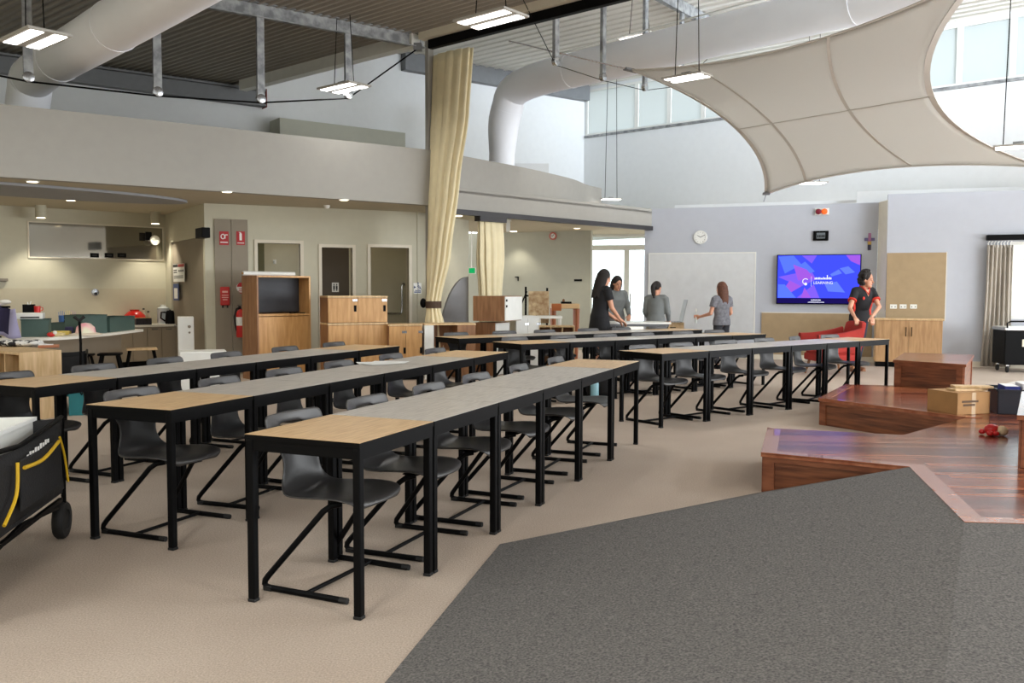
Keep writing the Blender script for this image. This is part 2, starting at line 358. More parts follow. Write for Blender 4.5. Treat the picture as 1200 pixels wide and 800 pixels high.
for i, q in enumerate(h):
    w = MB(); t = .05
    FW.slab(w, q[0]-t, q[0], q[2], q[3]+t, .02, .16); FW.slab(w, q[1], q[1]+t, q[2], q[3]+t, .02, .16); FW.slab(w, q[0], q[1], q[3], q[3]+t, .02, .16)
    struct(w.build('trim_%d' % (6+i), m_creamtrim))
FB2 = Pl(FW.at(-.3, 0, -1.5)[:2], FW.at(FW.L+.2, 0, -1.5)[:2]); off = -1.5
e = [FW.hit(x, 320, -1.5)[0] for x in (296, 310, 372, 409, 425)]
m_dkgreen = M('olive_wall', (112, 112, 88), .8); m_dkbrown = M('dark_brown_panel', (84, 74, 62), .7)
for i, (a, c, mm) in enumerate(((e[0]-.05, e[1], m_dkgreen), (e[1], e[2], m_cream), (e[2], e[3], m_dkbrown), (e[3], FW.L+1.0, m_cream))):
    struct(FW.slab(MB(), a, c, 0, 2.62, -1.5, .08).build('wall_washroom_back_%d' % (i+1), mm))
struct(CW.wall(MB(), -.02, CW.L, 0, 2.62, []).build('wall_corner', m_cream))
struct(GW.wall(MB(), 0, GW.L, 0, 2.62, []).build('wall_side_room', m_grw))
# glazed doors at the end of the side room
gzz = GL.hit(720, 290)[1]
w = MB(); GL.slab(w, 0, GL.L, gzz, gzz+.06, 0, .08); GL.slab(w, 0, GL.L, 2.56, 2.62, 0, .08); GL.slab(w, 0, .06, gzz+.06, 2.56, 0, .08); GL.slab(w, GL.L-.06, GL.L, gzz+.06, 2.56, 0, .08)
o = struct(w.build('window_31', m_whitetrim, loc=GL.at(0, gzz))); GL.slab(MB(), .06, GL.L-.06, gzz+.06, 2.56, -.03, .01).build('pane', m_glass, o)
gu = [GL.hit(x, 330)[0] for x in (690, 734, 751)]
for i, (a, c) in enumerate(((0, gu[0]), (gu[0], gu[1]), (gu[1], GL.L))):
    w = MB(); t = .06 if i else .03
    GL.slab(w, a, a+t, 0, gzz, 0, .06); GL.slab(w, c-t, c, 0, gzz, 0, .06); GL.slab(w, a+t, c-t, gzz-t, gzz, 0, .06); GL.slab(w, a+t, c-t, 0, t, 0, .06)
    o = struct(w.build('door_%d' % (2+i), m_whitetrim, loc=GL.at(a, 0))); GL.slab(MB(), a+t, c-t, t, gzz-t, -.02, .01).build('pane', m_glass, o)
    if i == 2:
        GL.slab(MB(), a+t+.02, a+t+.05, .95, 1.25, .04, .03).build('door_handle', m_chrome, o)
# roofs
def roof(name, s0, s1, t0, t1, z, mat, per, rib):
    prof = []; s = s0
    while s < s1:
        e_ = min(s+per, s1); prof += [(s, 0), (e_-rib-.04, 0), (e_-rib-.015, -.028), (e_-.015, -.028)] if e_-s > rib+.06 else [(s, 0)]
        s += per
    prof.append((s1, 0)); n = len(prof)
    vs = [ST(a, t0, z+d) for a, d in prof]+[ST(a, t1, z+d) for a, d in prof]; vs += [ST(s0, t0, z+.08), ST(s1, t0, z+.08), ST(s0, t1, z+.08), ST(s1, t1, z+.08)]
    fs = [(i, i+1, n+i+1, n+i) for i in range(n-1)]+[(2*n, 2*n+2, 2*n+3, 2*n+1)]
    return struct(MB().add(vs, fs).build(name, mat, keep=True))
roof('ceiling_left', -3, 9.36, -9, 18, 5.16, m_roofl, .125, .035)
roof('ceiling_right', 9.36, 18.3, -9, 16.5, 6.3, m_roofr, .25, .04)
struct(MB().frame(ST(9.36, -9, 5.1), ST(0, 1, 0), ST(1, 0, 0), (0, 0, 1), 25, .05, 1.25).build('trim_11', m_whitetrim))
struct(MB().frame(ST(9.24, -9, 5.03), ST(0, 1, 0), ST(1, 0, 0), (0, 0, 1), 18.75, .12, .13).build('trim_12', m_creamtrim))
struct(MB().frame(ST(9.2, 9.85, 4.95), ST(0, 1, 0), ST(1, 0, 0), (0, 0, 1), 4.6, .16, .19).build('trim_13', m_whitetrim))
tr = tag(MB().frame(ST(9.33, -8.9, 4.9), ST(0, 1, 0), ST(1, 0, 0), (0, 0, 1), 18.55, .1, .13).build('curtain_track', m_black, loc=ST(9.35, 9.6, 5.0), bevel=.01), 'long black curtain track running up and across the roof from the steel column', 'curtain track')
co = Vector((-1.285, 13.80, 0))
struct(MB().box((co.x, co.y, 2.565), (.1, .1, 5.13), .6).build('trim_14', m_bulk, bevel=.008))
# beams along the top of the upper walls
struct(UL.slab(MB(), UL.hit(470, 80)[0], UL.L, 5.93, 6.3, .2, .2).build('trim_15', m_darkbeam))
bb = Pl((-10.5, 13.9), (-4.72, 16.9))
w = MB(); ubL = UL.hit(40, 100)[0]-4; ubR = UL.hit(306, 115)[0]
for (z_, h_, o_, t_) in ((4.78, .035, .26, .2), (5.06, .035, .26, .2), (4.78, .3, .16, .02)): UL.slab(w, ubL, ubR, z_, z_+h_, o_, t_)
struct(w.build('trim_16', m_darkbeam))
struct(UL.slab(MB(), ubR, ubR+.012, 4.76, 5.1, .28, .24).build('trim_17', M('red_oxide_plate', (120, 52, 44), .6)))
# trusses
def truss(label, a, d, L, us_, zt, zb, mat_, endlink, topz, rodr=.012):
    a, d = Vector(a), Vector(d).normalized()
    t = thing('roof_truss', label, 'truss', (a.x, a.y, topz))
    n = Vector((-d.y, d.x, 0)); w = MB(); P0 = Vector((a.x, a.y, topz))
    w.frame(P0-n*.04+Vector((0, 0, -.2)), d, n, (0, 0, 1), L, .012, .2); w.frame(P0-n*.04+Vector((0, 0, -.2)), d, n, (0, 0, 1), L, .08, .012); w.frame(P0-n*.04+Vector((0, 0, -.012)), d, n, (0, 0, 1), L, .08, .012)
    w.build('beam', m_galv, t)
    pts = []
    for u, zz in zip(us_, zb):
        p = a+d*u; w = MB()
        for sg in (-1, 1): w.frame(Vector((p.x, p.y, zz+.03))+n*(.02*sg-.004)-d*.05, d, n, (0, 0, 1), .1, .008, topz-.2-zz)
        w.frame(Vector((p.x, p.y, zz+.03))-d*.05-n*.02, d, n, (0, 0, 1), .01, .04, topz-.2-zz)
        s_ = w.build('strut', mat_, t)
        MB().lathe([(.05, -.035), (.062, -.03), (.062, .03), (.05, .035)], n=16, m=Matrix.Translation((p.x, p.y, zz)) @ Matrix.Rotation(math.atan2(n.y, n.x), 4, 'Z') @ Matrix.Rotation(PI/2, 4, 'Y')).build('pulley', m_chrome, s_, smooth=True)
        pts.append(Vector((p.x, p.y, zz-.05)))
    ends = [a+d*endlink[0], a+d*endlink[1]]
    q = [Vector((ends[0].x, ends[0].y, topz-.22))]+pts+[Vector((ends[1].x, ends[1].y, topz-.22))]
    MB().tube(q, rodr, 6).build('tie_rod', m_black, t)
    MB().box((ends[0].x, ends[0].y, topz-.2), (.12, .12, .1)).build('bracket', m_darkbeam, t)
truss('galvanised roof truss with four hanging struts over the kitchen bulkhead', (-1.33, 13.55, 0), (-.81, -.58, 0), 9.5, (1.26, 2.54, 3.87, 5.31, 6.7), 5.15, (4.1, 3.88, 3.8, 3.78, 3.9), m_galv, (.12, 8.6), 5.15)
rd = Vector((.77, 1, 0)).normalized()
truss('galvanised roof truss with pale struts crossing the white duct', (-.6, 10.95, 0), rd, 8.2, (1.96, 3.2, 4.48, 5.75), 6.28, (4.5, 4.52, 4.6, 4.9), m_galv, (.2, 7.6), 6.28, .006)
# fabric ducts
def duct(label, pts, r, knots):
    t = thing('air_duct', label, 'air duct', pts[0])
    P_ = smooth_path([Vector(p) for p in pts], 8); MB().tube(P_, r, 28).build('duct_sleeve', m_duct, t, smooth=True)
    for k in knots:
        i = min(int(k*(len(P_)-1)), len(P_)-2); dd = (P_[i+1]-P_[i]).normalized(); rr = r if not isinstance(r, list) else r[i]
        MB().tube([P_[i]-dd*.015, P_[i]+dd*.015], rr+.006, 28).build('duct_seam', m_duct, t, smooth=True)
    return t
q = Vector((.68, -.73, 0))
dA = Vector((-6.55, 12.4, 4.3))
duct('white fabric air duct running under the grey roof over the kitchen', [dA-q*.75+Vector((0, 0, -1.5)), dA-q*.74+Vector((0, 0, -.9)), dA-q*.5+Vector((0, 0, -.22)), dA, dA+q*3, dA+q*7, dA+q*12], .285, (.46, .58, .68, .8))
dB = Vector((2.06, 14.2, 5.05)); e0 = dB-q*2.95
npt = [e0+Vector((-.25, .3, -2.15)), e0+Vector((-.25, .3, -1.2)), e0+Vector((-.17, .2, -.42)), e0+q*.28+Vector((0, 0, -.02)), dB, dB+q*4, dB+q*8, dB+q*13]
duct('white fabric air duct bending down behind the curved bulkhead', npt, [.24]*9+[.25, .26, .27, .28, .285, .29, .29]+[.29]*41, (.3, .5, .7))
w = MB(); w.tube([dB-q*2.0+Vector((0, 0, .36)), dB+q*13+Vector((0, 0, .36))], .012, 6)
tag(w.build('duct_rail', m_whitetrim, loc=dB+Vector((0, 0, .31))), 'thin steel hanging rail along the top of the right-hand duct', 'rail')
# duct riser box above the kitchen
bxp = Pl(gz(328, 150, 3.3)[:2], gz(475, 150, 3.3)[:2])
P_ = Pl(UL.at(UL.hit(328, 160, .6)[0], 0, .6)[:2], UL.at(UL.hit(475, 160, .6)[0], 0, .6)[:2])
struct(P_.slab(MB(), 0, P_.L, 2.7, P_.hit(420, 149)[1], 0, .5).build('trim_18', m_grw))
P_ = Pl(gy(583, 190, 17.4)[:2], gy(643, 190, 17.4)[:2])
struct(P_.slab(MB(), 0, P_.L, 2.7, 1.33+ (339-193)*17.4/F, 0, .4).build('trim_19', m_white))
# shade sail
A_, B_, C_, D_ = gy(739, 82, 13.2), gy(1150, -30, 9.0), gy(898, 227, 14.6), gy(1222, 196, 11.2)
def qb(a, m, c, t): return a*(1-t)**2+m*2*t*(1-t)+c*t*t
cen = (A_+B_+C_+D_)/4
def edge(a, c, pull):
    m = (a+c)/2; return lambda t: qb(a, m+(cen-m)*pull*2, c, t)
eAB, eCD, eAC, eBD = edge(A_, B_, .20), edge(C_, D_, .2), edge(A_, C_, .30), edge(B_, D_, .42)
N = 24; gr = []
for i in range(N+1):
    u = i/N; r_ = []
    for j in range(N+1):
        v = j/N
        p = eAB(u)*(1-v)+eCD(u)*v+eAC(v)*(1-u)+eBD(v)*u-(A_*(1-u)*(1-v)+B_*u*(1-v)+C_*(1-u)*v+D_*u*v)
        r_.append(p)
    gr.append(r_)
sl = thing('shade_sail', 'large taupe shade sail stretched across the room below the roof', 'shade sail', cen)
MB().loft(gr, closed=False).build('sail_cloth', m_sail, sl, smooth=2, solid=.006, keep=True)
for nm, ln in (('edge_webbing', [g[0] for g in gr]), ('edge_webbing', [g[-1] for g in gr]), ('edge_webbing', gr[0]), ('edge_webbing', gr[-1])):
    w = MB()
    for a, c in zip(ln, ln[1:]): w.bar(a, c, .07, .012)
    w.build(nm, m_seam, sl)
for k in (5, 15):
    w = MB()
    for a, c in zip(gr[k], gr[k][1:]): w.bar(a+Vector((0, 0, -.004)), c+Vector((0, 0, -.004)), .045, .006)
    w.build('seam', m_seam, sl)
w = MB()
for g0, g1 in zip(gr, gr[1:]): w.bar(g0[12]+Vector((0, 0, -.004)), g1[12]+Vector((0, 0, -.004)), .04, .006)
w.build('seam', m_seam, sl)
for P0, P1 in ((A_, gy(596, 48, 12.6)), (C_, gy(895, 236, 16.3)), (B_, B_+Vector((.3, -.9, .9))), (D_, D_+Vector((2, .3, -.1)))):
    MB().tube([P0, P1], .01, 6).build('cable', m_chrome, sl)
    d_ = (P1-P0).normalized(); MB().bar(P0-d_*.12, P0+d_*.1, .12, .03).build('corner_plate', m_darkbeam, sl, bevel=.01)

for i_, (P_, a_, c_, z_) in enumerate(((TV, .5, TV.L+.5, 3.06), (RW, -.5, RW.L, 3.17))): struct(P_.slab(MB(), a_, c_, 2.6, z_, -.55, .1).build('trim_%d' % (21+i_), m_white))
# walls out of view behind and beside the camera, with a wide window opening on the right
struct(MB().box((-.5, -5.05, 3.1), (27, .1, 6.2)).build('wall_front', m_cream))
struct(MB().box((-13.05, 3.5, 3.1), (.1, 17, 6.2)).build('wall_left', m_cream))
struct(MB().box((12.6, 4.5, 4.3), (.1, 19, 4.0)).build('wall_far_right', m_white))
# ------------------------------------------------------------------ tables and chairs
H = .72; TW = .565
tables = {}
def make_table(L, kind, label, group):
    t = thing('student_table', label, 'table', (0, 0, 0), 0, group)
    b = MB(); b.box((0, 0, H-.012), (L-.008, TW, .021)); b.mat(1).box((0, 0, H-.00075), (L-.009, TW-.001, .0015)); b.build('tabletop', [m_black, m_oak if kind == 'oak' else m_grey], t, world=False)
    b = MB()
    for sy in (-1, 1): b.box((0, sy*(TW/2-.017), H-.046), (L-.02, .03, .048))
    for sx in (-1, 1): b.box((sx*(L/2-.026), 0, H-.046), (.03, TW-.06, .048))
    b.build('apron', m_black, t, world=False)
    for sx in (-1, 1):
        for sy in (-1, 1):
            x, y = sx*(L/2-.024), sy*(TW/2-.02)
            l = MB().box((x, y, (H-.022)/2+.006), (.035, .035, H-.022-.012)).build('leg', m_black, t, world=False, bevel=.006)
            MB().box((x, y, .007), (.037, .037, .014)).build('foot_cap', m_rubber, l, world=False, bevel=.003)
    return t
def make_chair(label, group):
    t = thing('classroom_chair', label, 'chair', (0, 0, 0), 0, group)
    prof = [(.245, .388, .15), (.240, .403, .19), (.205, .414, .216), (.10, .411, .223), (-.02, .401, .221), (-.11, .394, .212), (-.175, .402, .192), (-.215, .436, .16), (-.236, .49, .134), (-.246, .55, .128), (-.253, .60, .146), (-.260, .645, .178), (-.266, .682, .199), (-.272, .712, .209), (-.278, .746, .206), (-.281, .763, .186)]
    n = 10; vs = []; fs = []
    for i, (y, z, w) in enumerate(prof):
        bk = max(0, min(1, (i-5)/4)); fr = max(0, min(1, (3-i)/3))
        for k in range(n+1):
            u = -1+2*k/n; q = u*u
            vs.append((u*w, y+bk*.045*q*(1-.35*max(0, (i-11)/4))-fr*.03*q, z+(1-bk)*(1-fr)*.022*q-fr*.012*q))
    for i in range(len(prof)-1):
        for k in range(n):
            if i == 12 and 3 <= k <= 6: continue
            fs.append((i*(n+1)+k, i*(n+1)+k+1, (i+1)*(n+1)+k+1, (i+1)*(n+1)+k))
    MB().add(vs, fs).build('seat_shell', m_shell, t, world=False, smooth=2, solid=.011, sub=1)
    MB().box((0, .07, .391), (.22, .09, .006)).build('seat_plate', m_black, t, world=False, bevel=.003)
    for s in (-1, 1):
        pts = [(s*.13, .11, .392), (s*.158, .075, .385), (s*.172, .045, .362)]
        pts += [(s*(.172+.073*k/4), .045-.24*k/4, .362-.292*k/4) for k in range(1, 5)]
        pts += [(s*.249, -.214, .045), (s*.25, -.217, .028), (s*.25, -.205, .016), (s*.25, -.18, .0135), (s*.25, .0, .0135), (s*.25, .21, .0135)]
        f = MB().tube(pts, .0138, 8).build('side_frame', m_black, t, world=False, smooth=True)
        MB().tube([(s*.25, .185, .0145), (s*.25, .222, .0145)], .0145, 8).build('glide', m_rubber, f, world=False, smooth=True)
        MB().box((s*.25, -.195, .012), (.026, .05, .024)).build('glide', m_rubber, f, world=False, bevel=.005)
    MB().tube([(-.25, .01, .018), (.25, .01, .018)], .010, 8).build('cross_bar', m_black, t, world=False, smooth=True)
    return t
chair0 = None
LS = [.64, .755, .69, .76, .80, .80]
rowdef = [('front row beside the dark carpet', (-.604, 3.467), .393, LS, 'left'), ('second row, behind the front row', (-1.7156, 4.4046), .378, [x*1.025 for x in LS], 'left'),
          ('third row nearest the kitchen', (-2.94, 5.41), .40, LS, 'left'),
          ('right-hand row beside the timber deck', (1.4345, 8.44), .8887, [.718]*6, 'right'), ('middle right-hand row', (.10, 9.86), .945, [.712]*6, 'right'), ('rearmost right-hand row before whiteboard', (-.66, 10.95), .93, [.75]*6, 'right')]
ordn = ['nearest', 'second', 'third', 'fourth', 'fifth', 'farthest']
rows = []
for ri, (rn, o, th, Ls, side) in enumerate(rowdef):
    d = Vector((math.sin(th), math.cos(th), 0)); n = Vector((-math.cos(th), math.sin(th), 0)); o = Vector((*o, 0)); s = 0; rz = math.atan2(d.y, d.x)
    rows.append((o, d, n, rz))
    for i, L in enumerate(Ls):
        kind = 'oak' if i in (0, 5) else 'grey'; key = (round(L, 3), kind)
        c = o+d*(s+L/2)+n*TW/2
        lab = '%s topped black student table, %s in the %s' % (kind, ordn[i]+(' table' if i else ' table'), rn)
        if key not in tables:
            tables[key] = make_table(L, kind, lab, 'student tables set in rows'); tables[key].location = c; tables[key].rotation_euler = (0, 0, rz)
        else: dup(tables[key], c, rz, lab)
        off = .08 if (ri, i) == (0, 0) else random.uniform(-.05, .05)
        cc = o+d*(s+L/2+off)+n*(.355+random.uniform(-.0, .035)); cr = rz-PI+random.uniform(-.05, .05)
        if (ri, i) == (3, 4): cr += .22
        lab = 'charcoal plastic chair tucked under the %s table of the %s' % (ordn[i], rn)
        if chair0 is None:
            chair0 = make_chair(lab, 'charcoal chairs at the student tables'); chair0.location = cc; chair0.rotation_euler = (0, 0, cr)
        else: dup(chair0, cc, cr, lab)
        s += L
def on_table(px, py): return gz(px, py, H)
# ------------------------------------------------------------------ timber deck
DK = [(7, 3.55), (2.09, 4.02), (2.41, 5.3), (1.64, 5.76), (1.99, 6.82), (2.91, 6.51), (3.84, 7.41), (3.04, 8.71), (3.81, 10.03), (4.33, 9.93), (4.80, 9.25), (5.3, 9.0), (7, 8.2)]
dk = thing('timber_deck', 'low polished red-brown timber deck with zigzag edge beside the charcoal carpet', 'deck', (2.6, 5.8, 0))
b = MB().prism(DK, .238, .262); b.mi = [1, 0]+[1]*len(DK); b.build('deck_top', [m_deck, m_border], dk)
def inset(poly, q):
    n = len(poly); out = []; a = sum(poly[i][0]*poly[(i+1) % n][1]-poly[(i+1) % n][0]*poly[i][1] for i in range(n)); sg = 1 if a > 0 else -1
    for i in range(n):
        p0, p1, p2 = (Vector(poly[j % n]) for j in (i-1, i, i+1)); e1, e2 = (p1-p0).normalized(), (p2-p1).normalized()
        n1, n2 = Vector((-e1.y, e1.x))*sg, Vector((-e2.y, e2.x))*sg; m = n1+n2; out.append(p1+m*(q/max(.2, 1+n1.dot(n2))))
    return out
IN = inset(DK, .02); MB().prism(IN, 0, .238).build('riser', m_riser, dk)
def edge_frames(poly, idx, z0, z1, par, mat_, st=.07, tr_=.035):
    n = len(poly)
    for i in idx:
        a, c = Vector((*poly[i], 0)), Vector((*poly[(i+1) % n], 0)); u = (c-a).normalized(); nn = Vector((u.y, -u.x, 0)); L = (c-a).length
        mid = (a+c)/2+nn*.05
        inside = False; j = n-1
        for k in range(n):
            xi, yi = poly[k]; xj, yj = poly[j]
            if (yi > mid.y) != (yj > mid.y) and mid.x < (xj-xi)*(mid.y-yi)/(yj-yi)+xi: inside = not inside
            j = k
        if inside: nn = -nn
        w = MB(); a2 = a+nn*.0
        for u0, u1, q0, q1 in ((0, st, z0, z1), (L-st, L, z0, z1), (st, L-st, z1-tr_, z1)): w.frame(a2+u*u0+Vector((0, 0, q0)), u, nn, (0, 0, 1), u1-u0, .012, q1-q0)
        w.build('riser_frame', mat_, par)
edge_frames([tuple(p) for p in IN], [2, 3, 5, 6, 7, 8], 0, .238, dk, m_rframe)
INB = inset(DK, .10)
for i in (0, 1, 2, 3, 6, 7):
    j = (i+1) % len(DK); MB().prism([DK[i], DK[j], tuple(INB[j]), tuple(INB[i])], .255, .2675).build('border_strip', m_border, dk)
def step_box(label, pts, z0, z1, faces):
    t = thing('timber_step', label, 'step', (*pts[0], z0)); b = inset(pts, .025)
    MB().prism(b, z0, z1-.03).build('body', m_riser, t); lb = MB().prism(pts, z1-.03, z1); lb.mi = [1, 0]+[1]*len(pts); lb.build('lid', [m_deck, m_rframe], t)
    edge_frames([tuple(p) for p in b], faces, z0, z1-.03, t, m_rframe); return t
step_box('polished timber seat box behind the deck, before the oak cupboard', [(4.31, 9.96), (4.83, 9.36), (5.68, 10.83), (4.97, 11.16)], 0, .55, [0, 1, 3])
step_box('dark timber seat box standing on the right end of the deck', [(3.04, 5.28), (4.6, 4.9), (5.1, 6.2), (3.80, 6.55)], .2655, .585, [0, 3])
# things lying on the deck
def carton(label, a, c, dep, z0, h, mat_):
    a, c = Vector((*a, 0)), Vector((*c, 0)); u = (c-a).normalized(); n = Vector((-u.y, u.x, 0)); t = thing('cardboard_box', label, 'box', (a.x, a.y, z0))
    b = MB(); L = (c-a).length; P0 = a+Vector((0, 0, z0))
    for (x, y, dx, dy) in ((0, 0, L, .006), (0, dep-.006, L, .006), (0, 0, .006, dep), (L-.006, 0, .006, dep)): b.frame(P0+u*x+n*y, u, n, (0, 0, 1), dx, dy, h)
    b.frame(P0, u, n, (0, 0, 1), L, dep, .006); b.build('body', mat_, t)
    b = MB(); b.frame(P0+Vector((0, 0, h-.003)), u, n, (0, 0, 1), L, dep*.49, .004); b.frame(P0+n*dep*.5+Vector((0, 0, h-.003)), u, n, (0, 0, 1), L, dep*.49, .004); b.build('flap', mat_, t)
    MB().frame(P0+u*(L*.44)-n*.001, u, n, (0, 0, 1), L*.12, .002, h).build('tape', M('packing_tape', (176, 142, 92), .3), t)
    w = MB()
    for k, (x, l) in enumerate(((.14, .5), (.18, .36))): w.frame(P0+u*(L*x)-n*.002+Vector((0, 0, h*(.55-.16*k))), u, n, (0, 0, 1), L*l, .002, .018)
    w.build('printed_lines', M('brown_ink', (92, 66, 40), .7), t)
    return t
m_card = M('cardboard', (170, 128, 80), .8, noise=.08)
carton('brown cardboard box sitting on the deck beside the dark tote', (3.83, 7.55), (4.17, 7.66), .34, .263, .19, m_card)
cr = thing('storage_tote', 'dark grey plastic tote full of books on the deck', 'tote', (4.2, 7.5, .263))
b = MB(); o3 = Vector((4.215, 7.62, .263)); u3 = Vector((.96, -.28, 0)); n3 = Vector((.28, .96, 0)); Z3 = Vector((0, 0, 1))
m_tote = M('dark_tote_plastic', (44, 48, 58), .45)
for (x, y, dx, dy) in ((0, 0, .56, .008), (0, .372, .56, .008), (0, 0, .008, .38), (.552, 0, .008, .38)): b.frame(o3+u3*x+n3*y, u3, n3, Z3, dx, dy, .215)
b.frame(o3, u3, n3, Z3, .56, .38, .008); b.build('body', m_tote, cr)
b = MB()
for (x, y, dx, dy) in ((-.015, -.015, .59, .02), (-.015, .375, .59, .02), (-.015, -.015, .02, .41), (.555, -.015, .02, .41)): b.frame(o3+u3*x+n3*y+Z3*.2, u3, n3, Z3, dx, dy, .018)
b.build('rim', m_tote, cr); MB().frame(o3+u3*.2-n3*.008+Z3*.13, u3, n3, Z3, .16, .008, .028).build('handle', M('grey_handle', (120, 122, 128), .5), cr)
for i, (col, x, y, dz, lab) in enumerate((((40, 52, 130), .06, .02, .14, 'dark blue book at the left of the tote'), ((226, 226, 228), .20, .03, .135, 'white paperback standing in the middle of the tote'), ((44, 56, 140), .36, .02, .14, 'dark blue folder at the right of the tote'))):
    P0 = o3+u3*x+n3*(y+.01)+Z3*.012
    t = thing('book', lab, 'book', P0, 0, 'books in the dark tote'); MB().frame(P0, u3, (n3+Z3*.0), Z3, .12, .25, .23+.02*i).build('cover', M('book_cover_%d' % i, col, .5), t)
    MB().frame(P0+u3*.008+n3*.005+Z3*(.23+.02*i), u3, n3, Z3, .104, .24, .002).build('pages', m_paper, t)
w = thing('game_board', 'folded pale wooden board lying across cardboard box', 'board', (3.9, 7.6, .46)); w['label'] = 'pale wooden boards lying loose on top of the brown cardboard box'
for k, a in enumerate((.18, -.12)):
    MB().box((4.02+.05*k, 7.76+.02*k, .465+.022*k), (.32, .12, .018), a).build('plank', m_book, w)
cu = thing('floor_cushion', 'pale round cushion lying behind the dark tote', 'cushion', (5.75, 10.4, 0))
MB().ell((6.15, 10.5, .13), (.3, .3, .13), 20, 10).build('cushion_cover', M('pale_cushion', (214, 212, 206), .85, bump=.1), cu, smooth=2)
ty = thing('soft_toy', 'small red and cream toy lying on the glossy deck', 'toy', (3.58, 6.49, .263))
MB().ell((3.56, 6.50, .305), (.055, .045, .042)).build('body', m_red, ty, smooth=2); MB().ell((3.62, 6.475, .30), (.045, .04, .037)).build('head', M('cream_plush', (220, 196, 160), .9), ty, smooth=2)
b = MB()
for dx, dy in ((-.04, -.05), (.0, -.055), (-.05, .04)): b.ell((3.56+dx, 6.5+dy, .285), (.025, .022, .02))
b.build('limbs', m_red, ty, smooth=2)
# papers and tags on the tables
for i, (x, y, a, lab) in enumerate(((440, 425.2, .3, 'white sheets of paper nearest the row middle on the second-row table'), (456, 424.6, -.1, 'loose white sheet overlapping the right of the paper pile'), (447, 426.3, .7, 'white sheet turned sideways at the front of the paper pile'))):
    p = on_table(x, y); t = MB().box((p.x, p.y, H+.002+.0016*i), (.297, .21, .0012), a).build('paper_sheet', m_paper, loc=p); tag(t, lab, 'paper', 'papers on the second row')
# ------------------------------------------------------------------ on the back wall
def wthing(P, name, label, cat, x0, y0, x1, y1, off=0, group=None):
    u0, u1, z0, z1 = P.rect(x0, y0, x1, y1, off); return thing(name, label, cat, P.at((u0+u1)/2, z0, off), 0, group), u0, u1, z0, z1
def disc(P, u, z, off, r, th, n=24): return Matrix.Translation(P.at(u, z, off)) @ Matrix((P.u, Vector((0, 0, 1)), P.n)).transposed().to_4x4()
def rod(mb, P, u, z, off, prof, n=24): return mb.lathe(prof, n=n, m=disc(P, u, z, off, 0, 0))
t, u0, u1, z0, z1 = wthing(TV, 'whiteboard', 'large wide whiteboard fixed on the grey back wall', 'whiteboard', 761, 297, 884, 389, .012)
TV.slab(MB(), u0, u1, z0, z1, .022, .02).build('board', M('whiteboard_face', (206, 208, 210), .25), t)
b = MB()
for a, c, d, e in ((u0-.02, u0, z0-.02, z1+.02), (u1, u1+.02, z0-.02, z1+.02), (u0, u1, z0-.02, z0), (u0, u1, z1, z1+.02)): TV.slab(b, a, c, d, e, .028, .026)
b.build('board_frame', m_whitetrim, t); TV.slab(MB(), u0+.3, u1-.3, z0-.02, z0-.005, .1, .07).build('pen_tray', m_chrome, t)
t, u0, u1, z0, z1 = wthing(TV, 'wall_clock', 'round white clock above the whiteboard', 'clock', 813, 270, 829, 286)
uc, zc, r = (u0+u1)/2, (z0+z1)/2, (u1-u0)/2
rod(MB(), TV, uc, zc, 0, [(r, 0), (r, .03), (r-.018, .035), (r-.018, .022), (0.001, .022)]).build('rim', m_whitetrim, t, smooth=True)
rod(MB(), TV, uc, zc, .0, [(r-.02, .02), (r-.02, .025), (.001, .0255)]).build('face', m_paper, t)
for k in range(12):
    a = k*PI/6; MB().bar(TV.at(uc+math.sin(a)*(r-.03), zc+math.cos(a)*(r-.03), .027), TV.at(uc+math.sin(a)*(r-.045), zc+math.cos(a)*(r-.045), .027), .006, .002, TV.n).build('hour_mark', m_black, t)
for a, l in ((-1.0, .07), (1.1, .10)): MB().bar(TV.at(uc, zc, .029), TV.at(uc+math.sin(a)*l, zc+math.cos(a)*l, .029), .009, .002, TV.n).build('hand', m_black, t)
# screen
t, u0, u1, z0, z1 = wthing(TV, 'wall_television', 'wall television glowing blue with a white swirl logo', 'television', 910, 298, 1009, 356.5, .09)
TV.slab(MB(), u0, u1, z0, z1, .085, .05).build('casing', m_black, t, bevel=.006)
TV.slab(MB(), (u0+u1)/2-.25, (u0+u1)/2+.25, (z0+z1)/2-.2, (z0+z1)/2+.2, .035, .034).build('wall_bracket', m_black, t)
W_, H_ = u1-u0, z1-z0
def sp(x, y): return u0+W_*x, z0+H_*y
scm = MB(); scm.mat(0); a, c = sp(.012, .125), sp(.988, .985); TV.slab(scm, a[0], c[0], a[1], c[1], .088, .002)
scm.mat(1); a, c = sp(.012, .02), sp(.988, .125); TV.slab(scm, a[0], c[0], a[1], c[1], .088, .002)
def poly(mb, pts, off): mb.add([TV.at(*sp(x, y), off) for x, y in pts], [tuple(range(len(pts)))])
shapes = [(2, [(.02, .96), (.20, .98), (.30, .80), (.10, .62)]), (3, [(.02, .55), (.22, .62), (.42, .66), (.48, .50), (.30, .36), (.16, .45)]), (4, [(.16, .48), (.30, .36), (.10, .16), (.06, .22)]), (3, [(.30, .98), (.48, .98), (.42, .82)]),
          (2, [(.22, .72), (.34, .86), (.46, .66), (.26, .54)]), (4, [(.20, .80), (.36, .70), (.46, .52), (.26, .48)]), (5, [(.64, .60), (.74, .70), (.78, .62), (.66, .56)]), (5, [(.75, .72), (.85, .76), (.93, .64), (.82, .60)]),
          (5, [(.58, .40), (.72, .46), (.82, .24), (.62, .26)]), (4, [(.82, .98), (.985, .98), (.985, .78), (.88, .86)]), (3, [(.25, .13), (.45, .40), (.52, .13)]), (2, [(.02, .40), (.10, .40), (.24, .13), (.02, .13)]), (4, [(.30, .13), (.34, .34), (.42, .13)])]
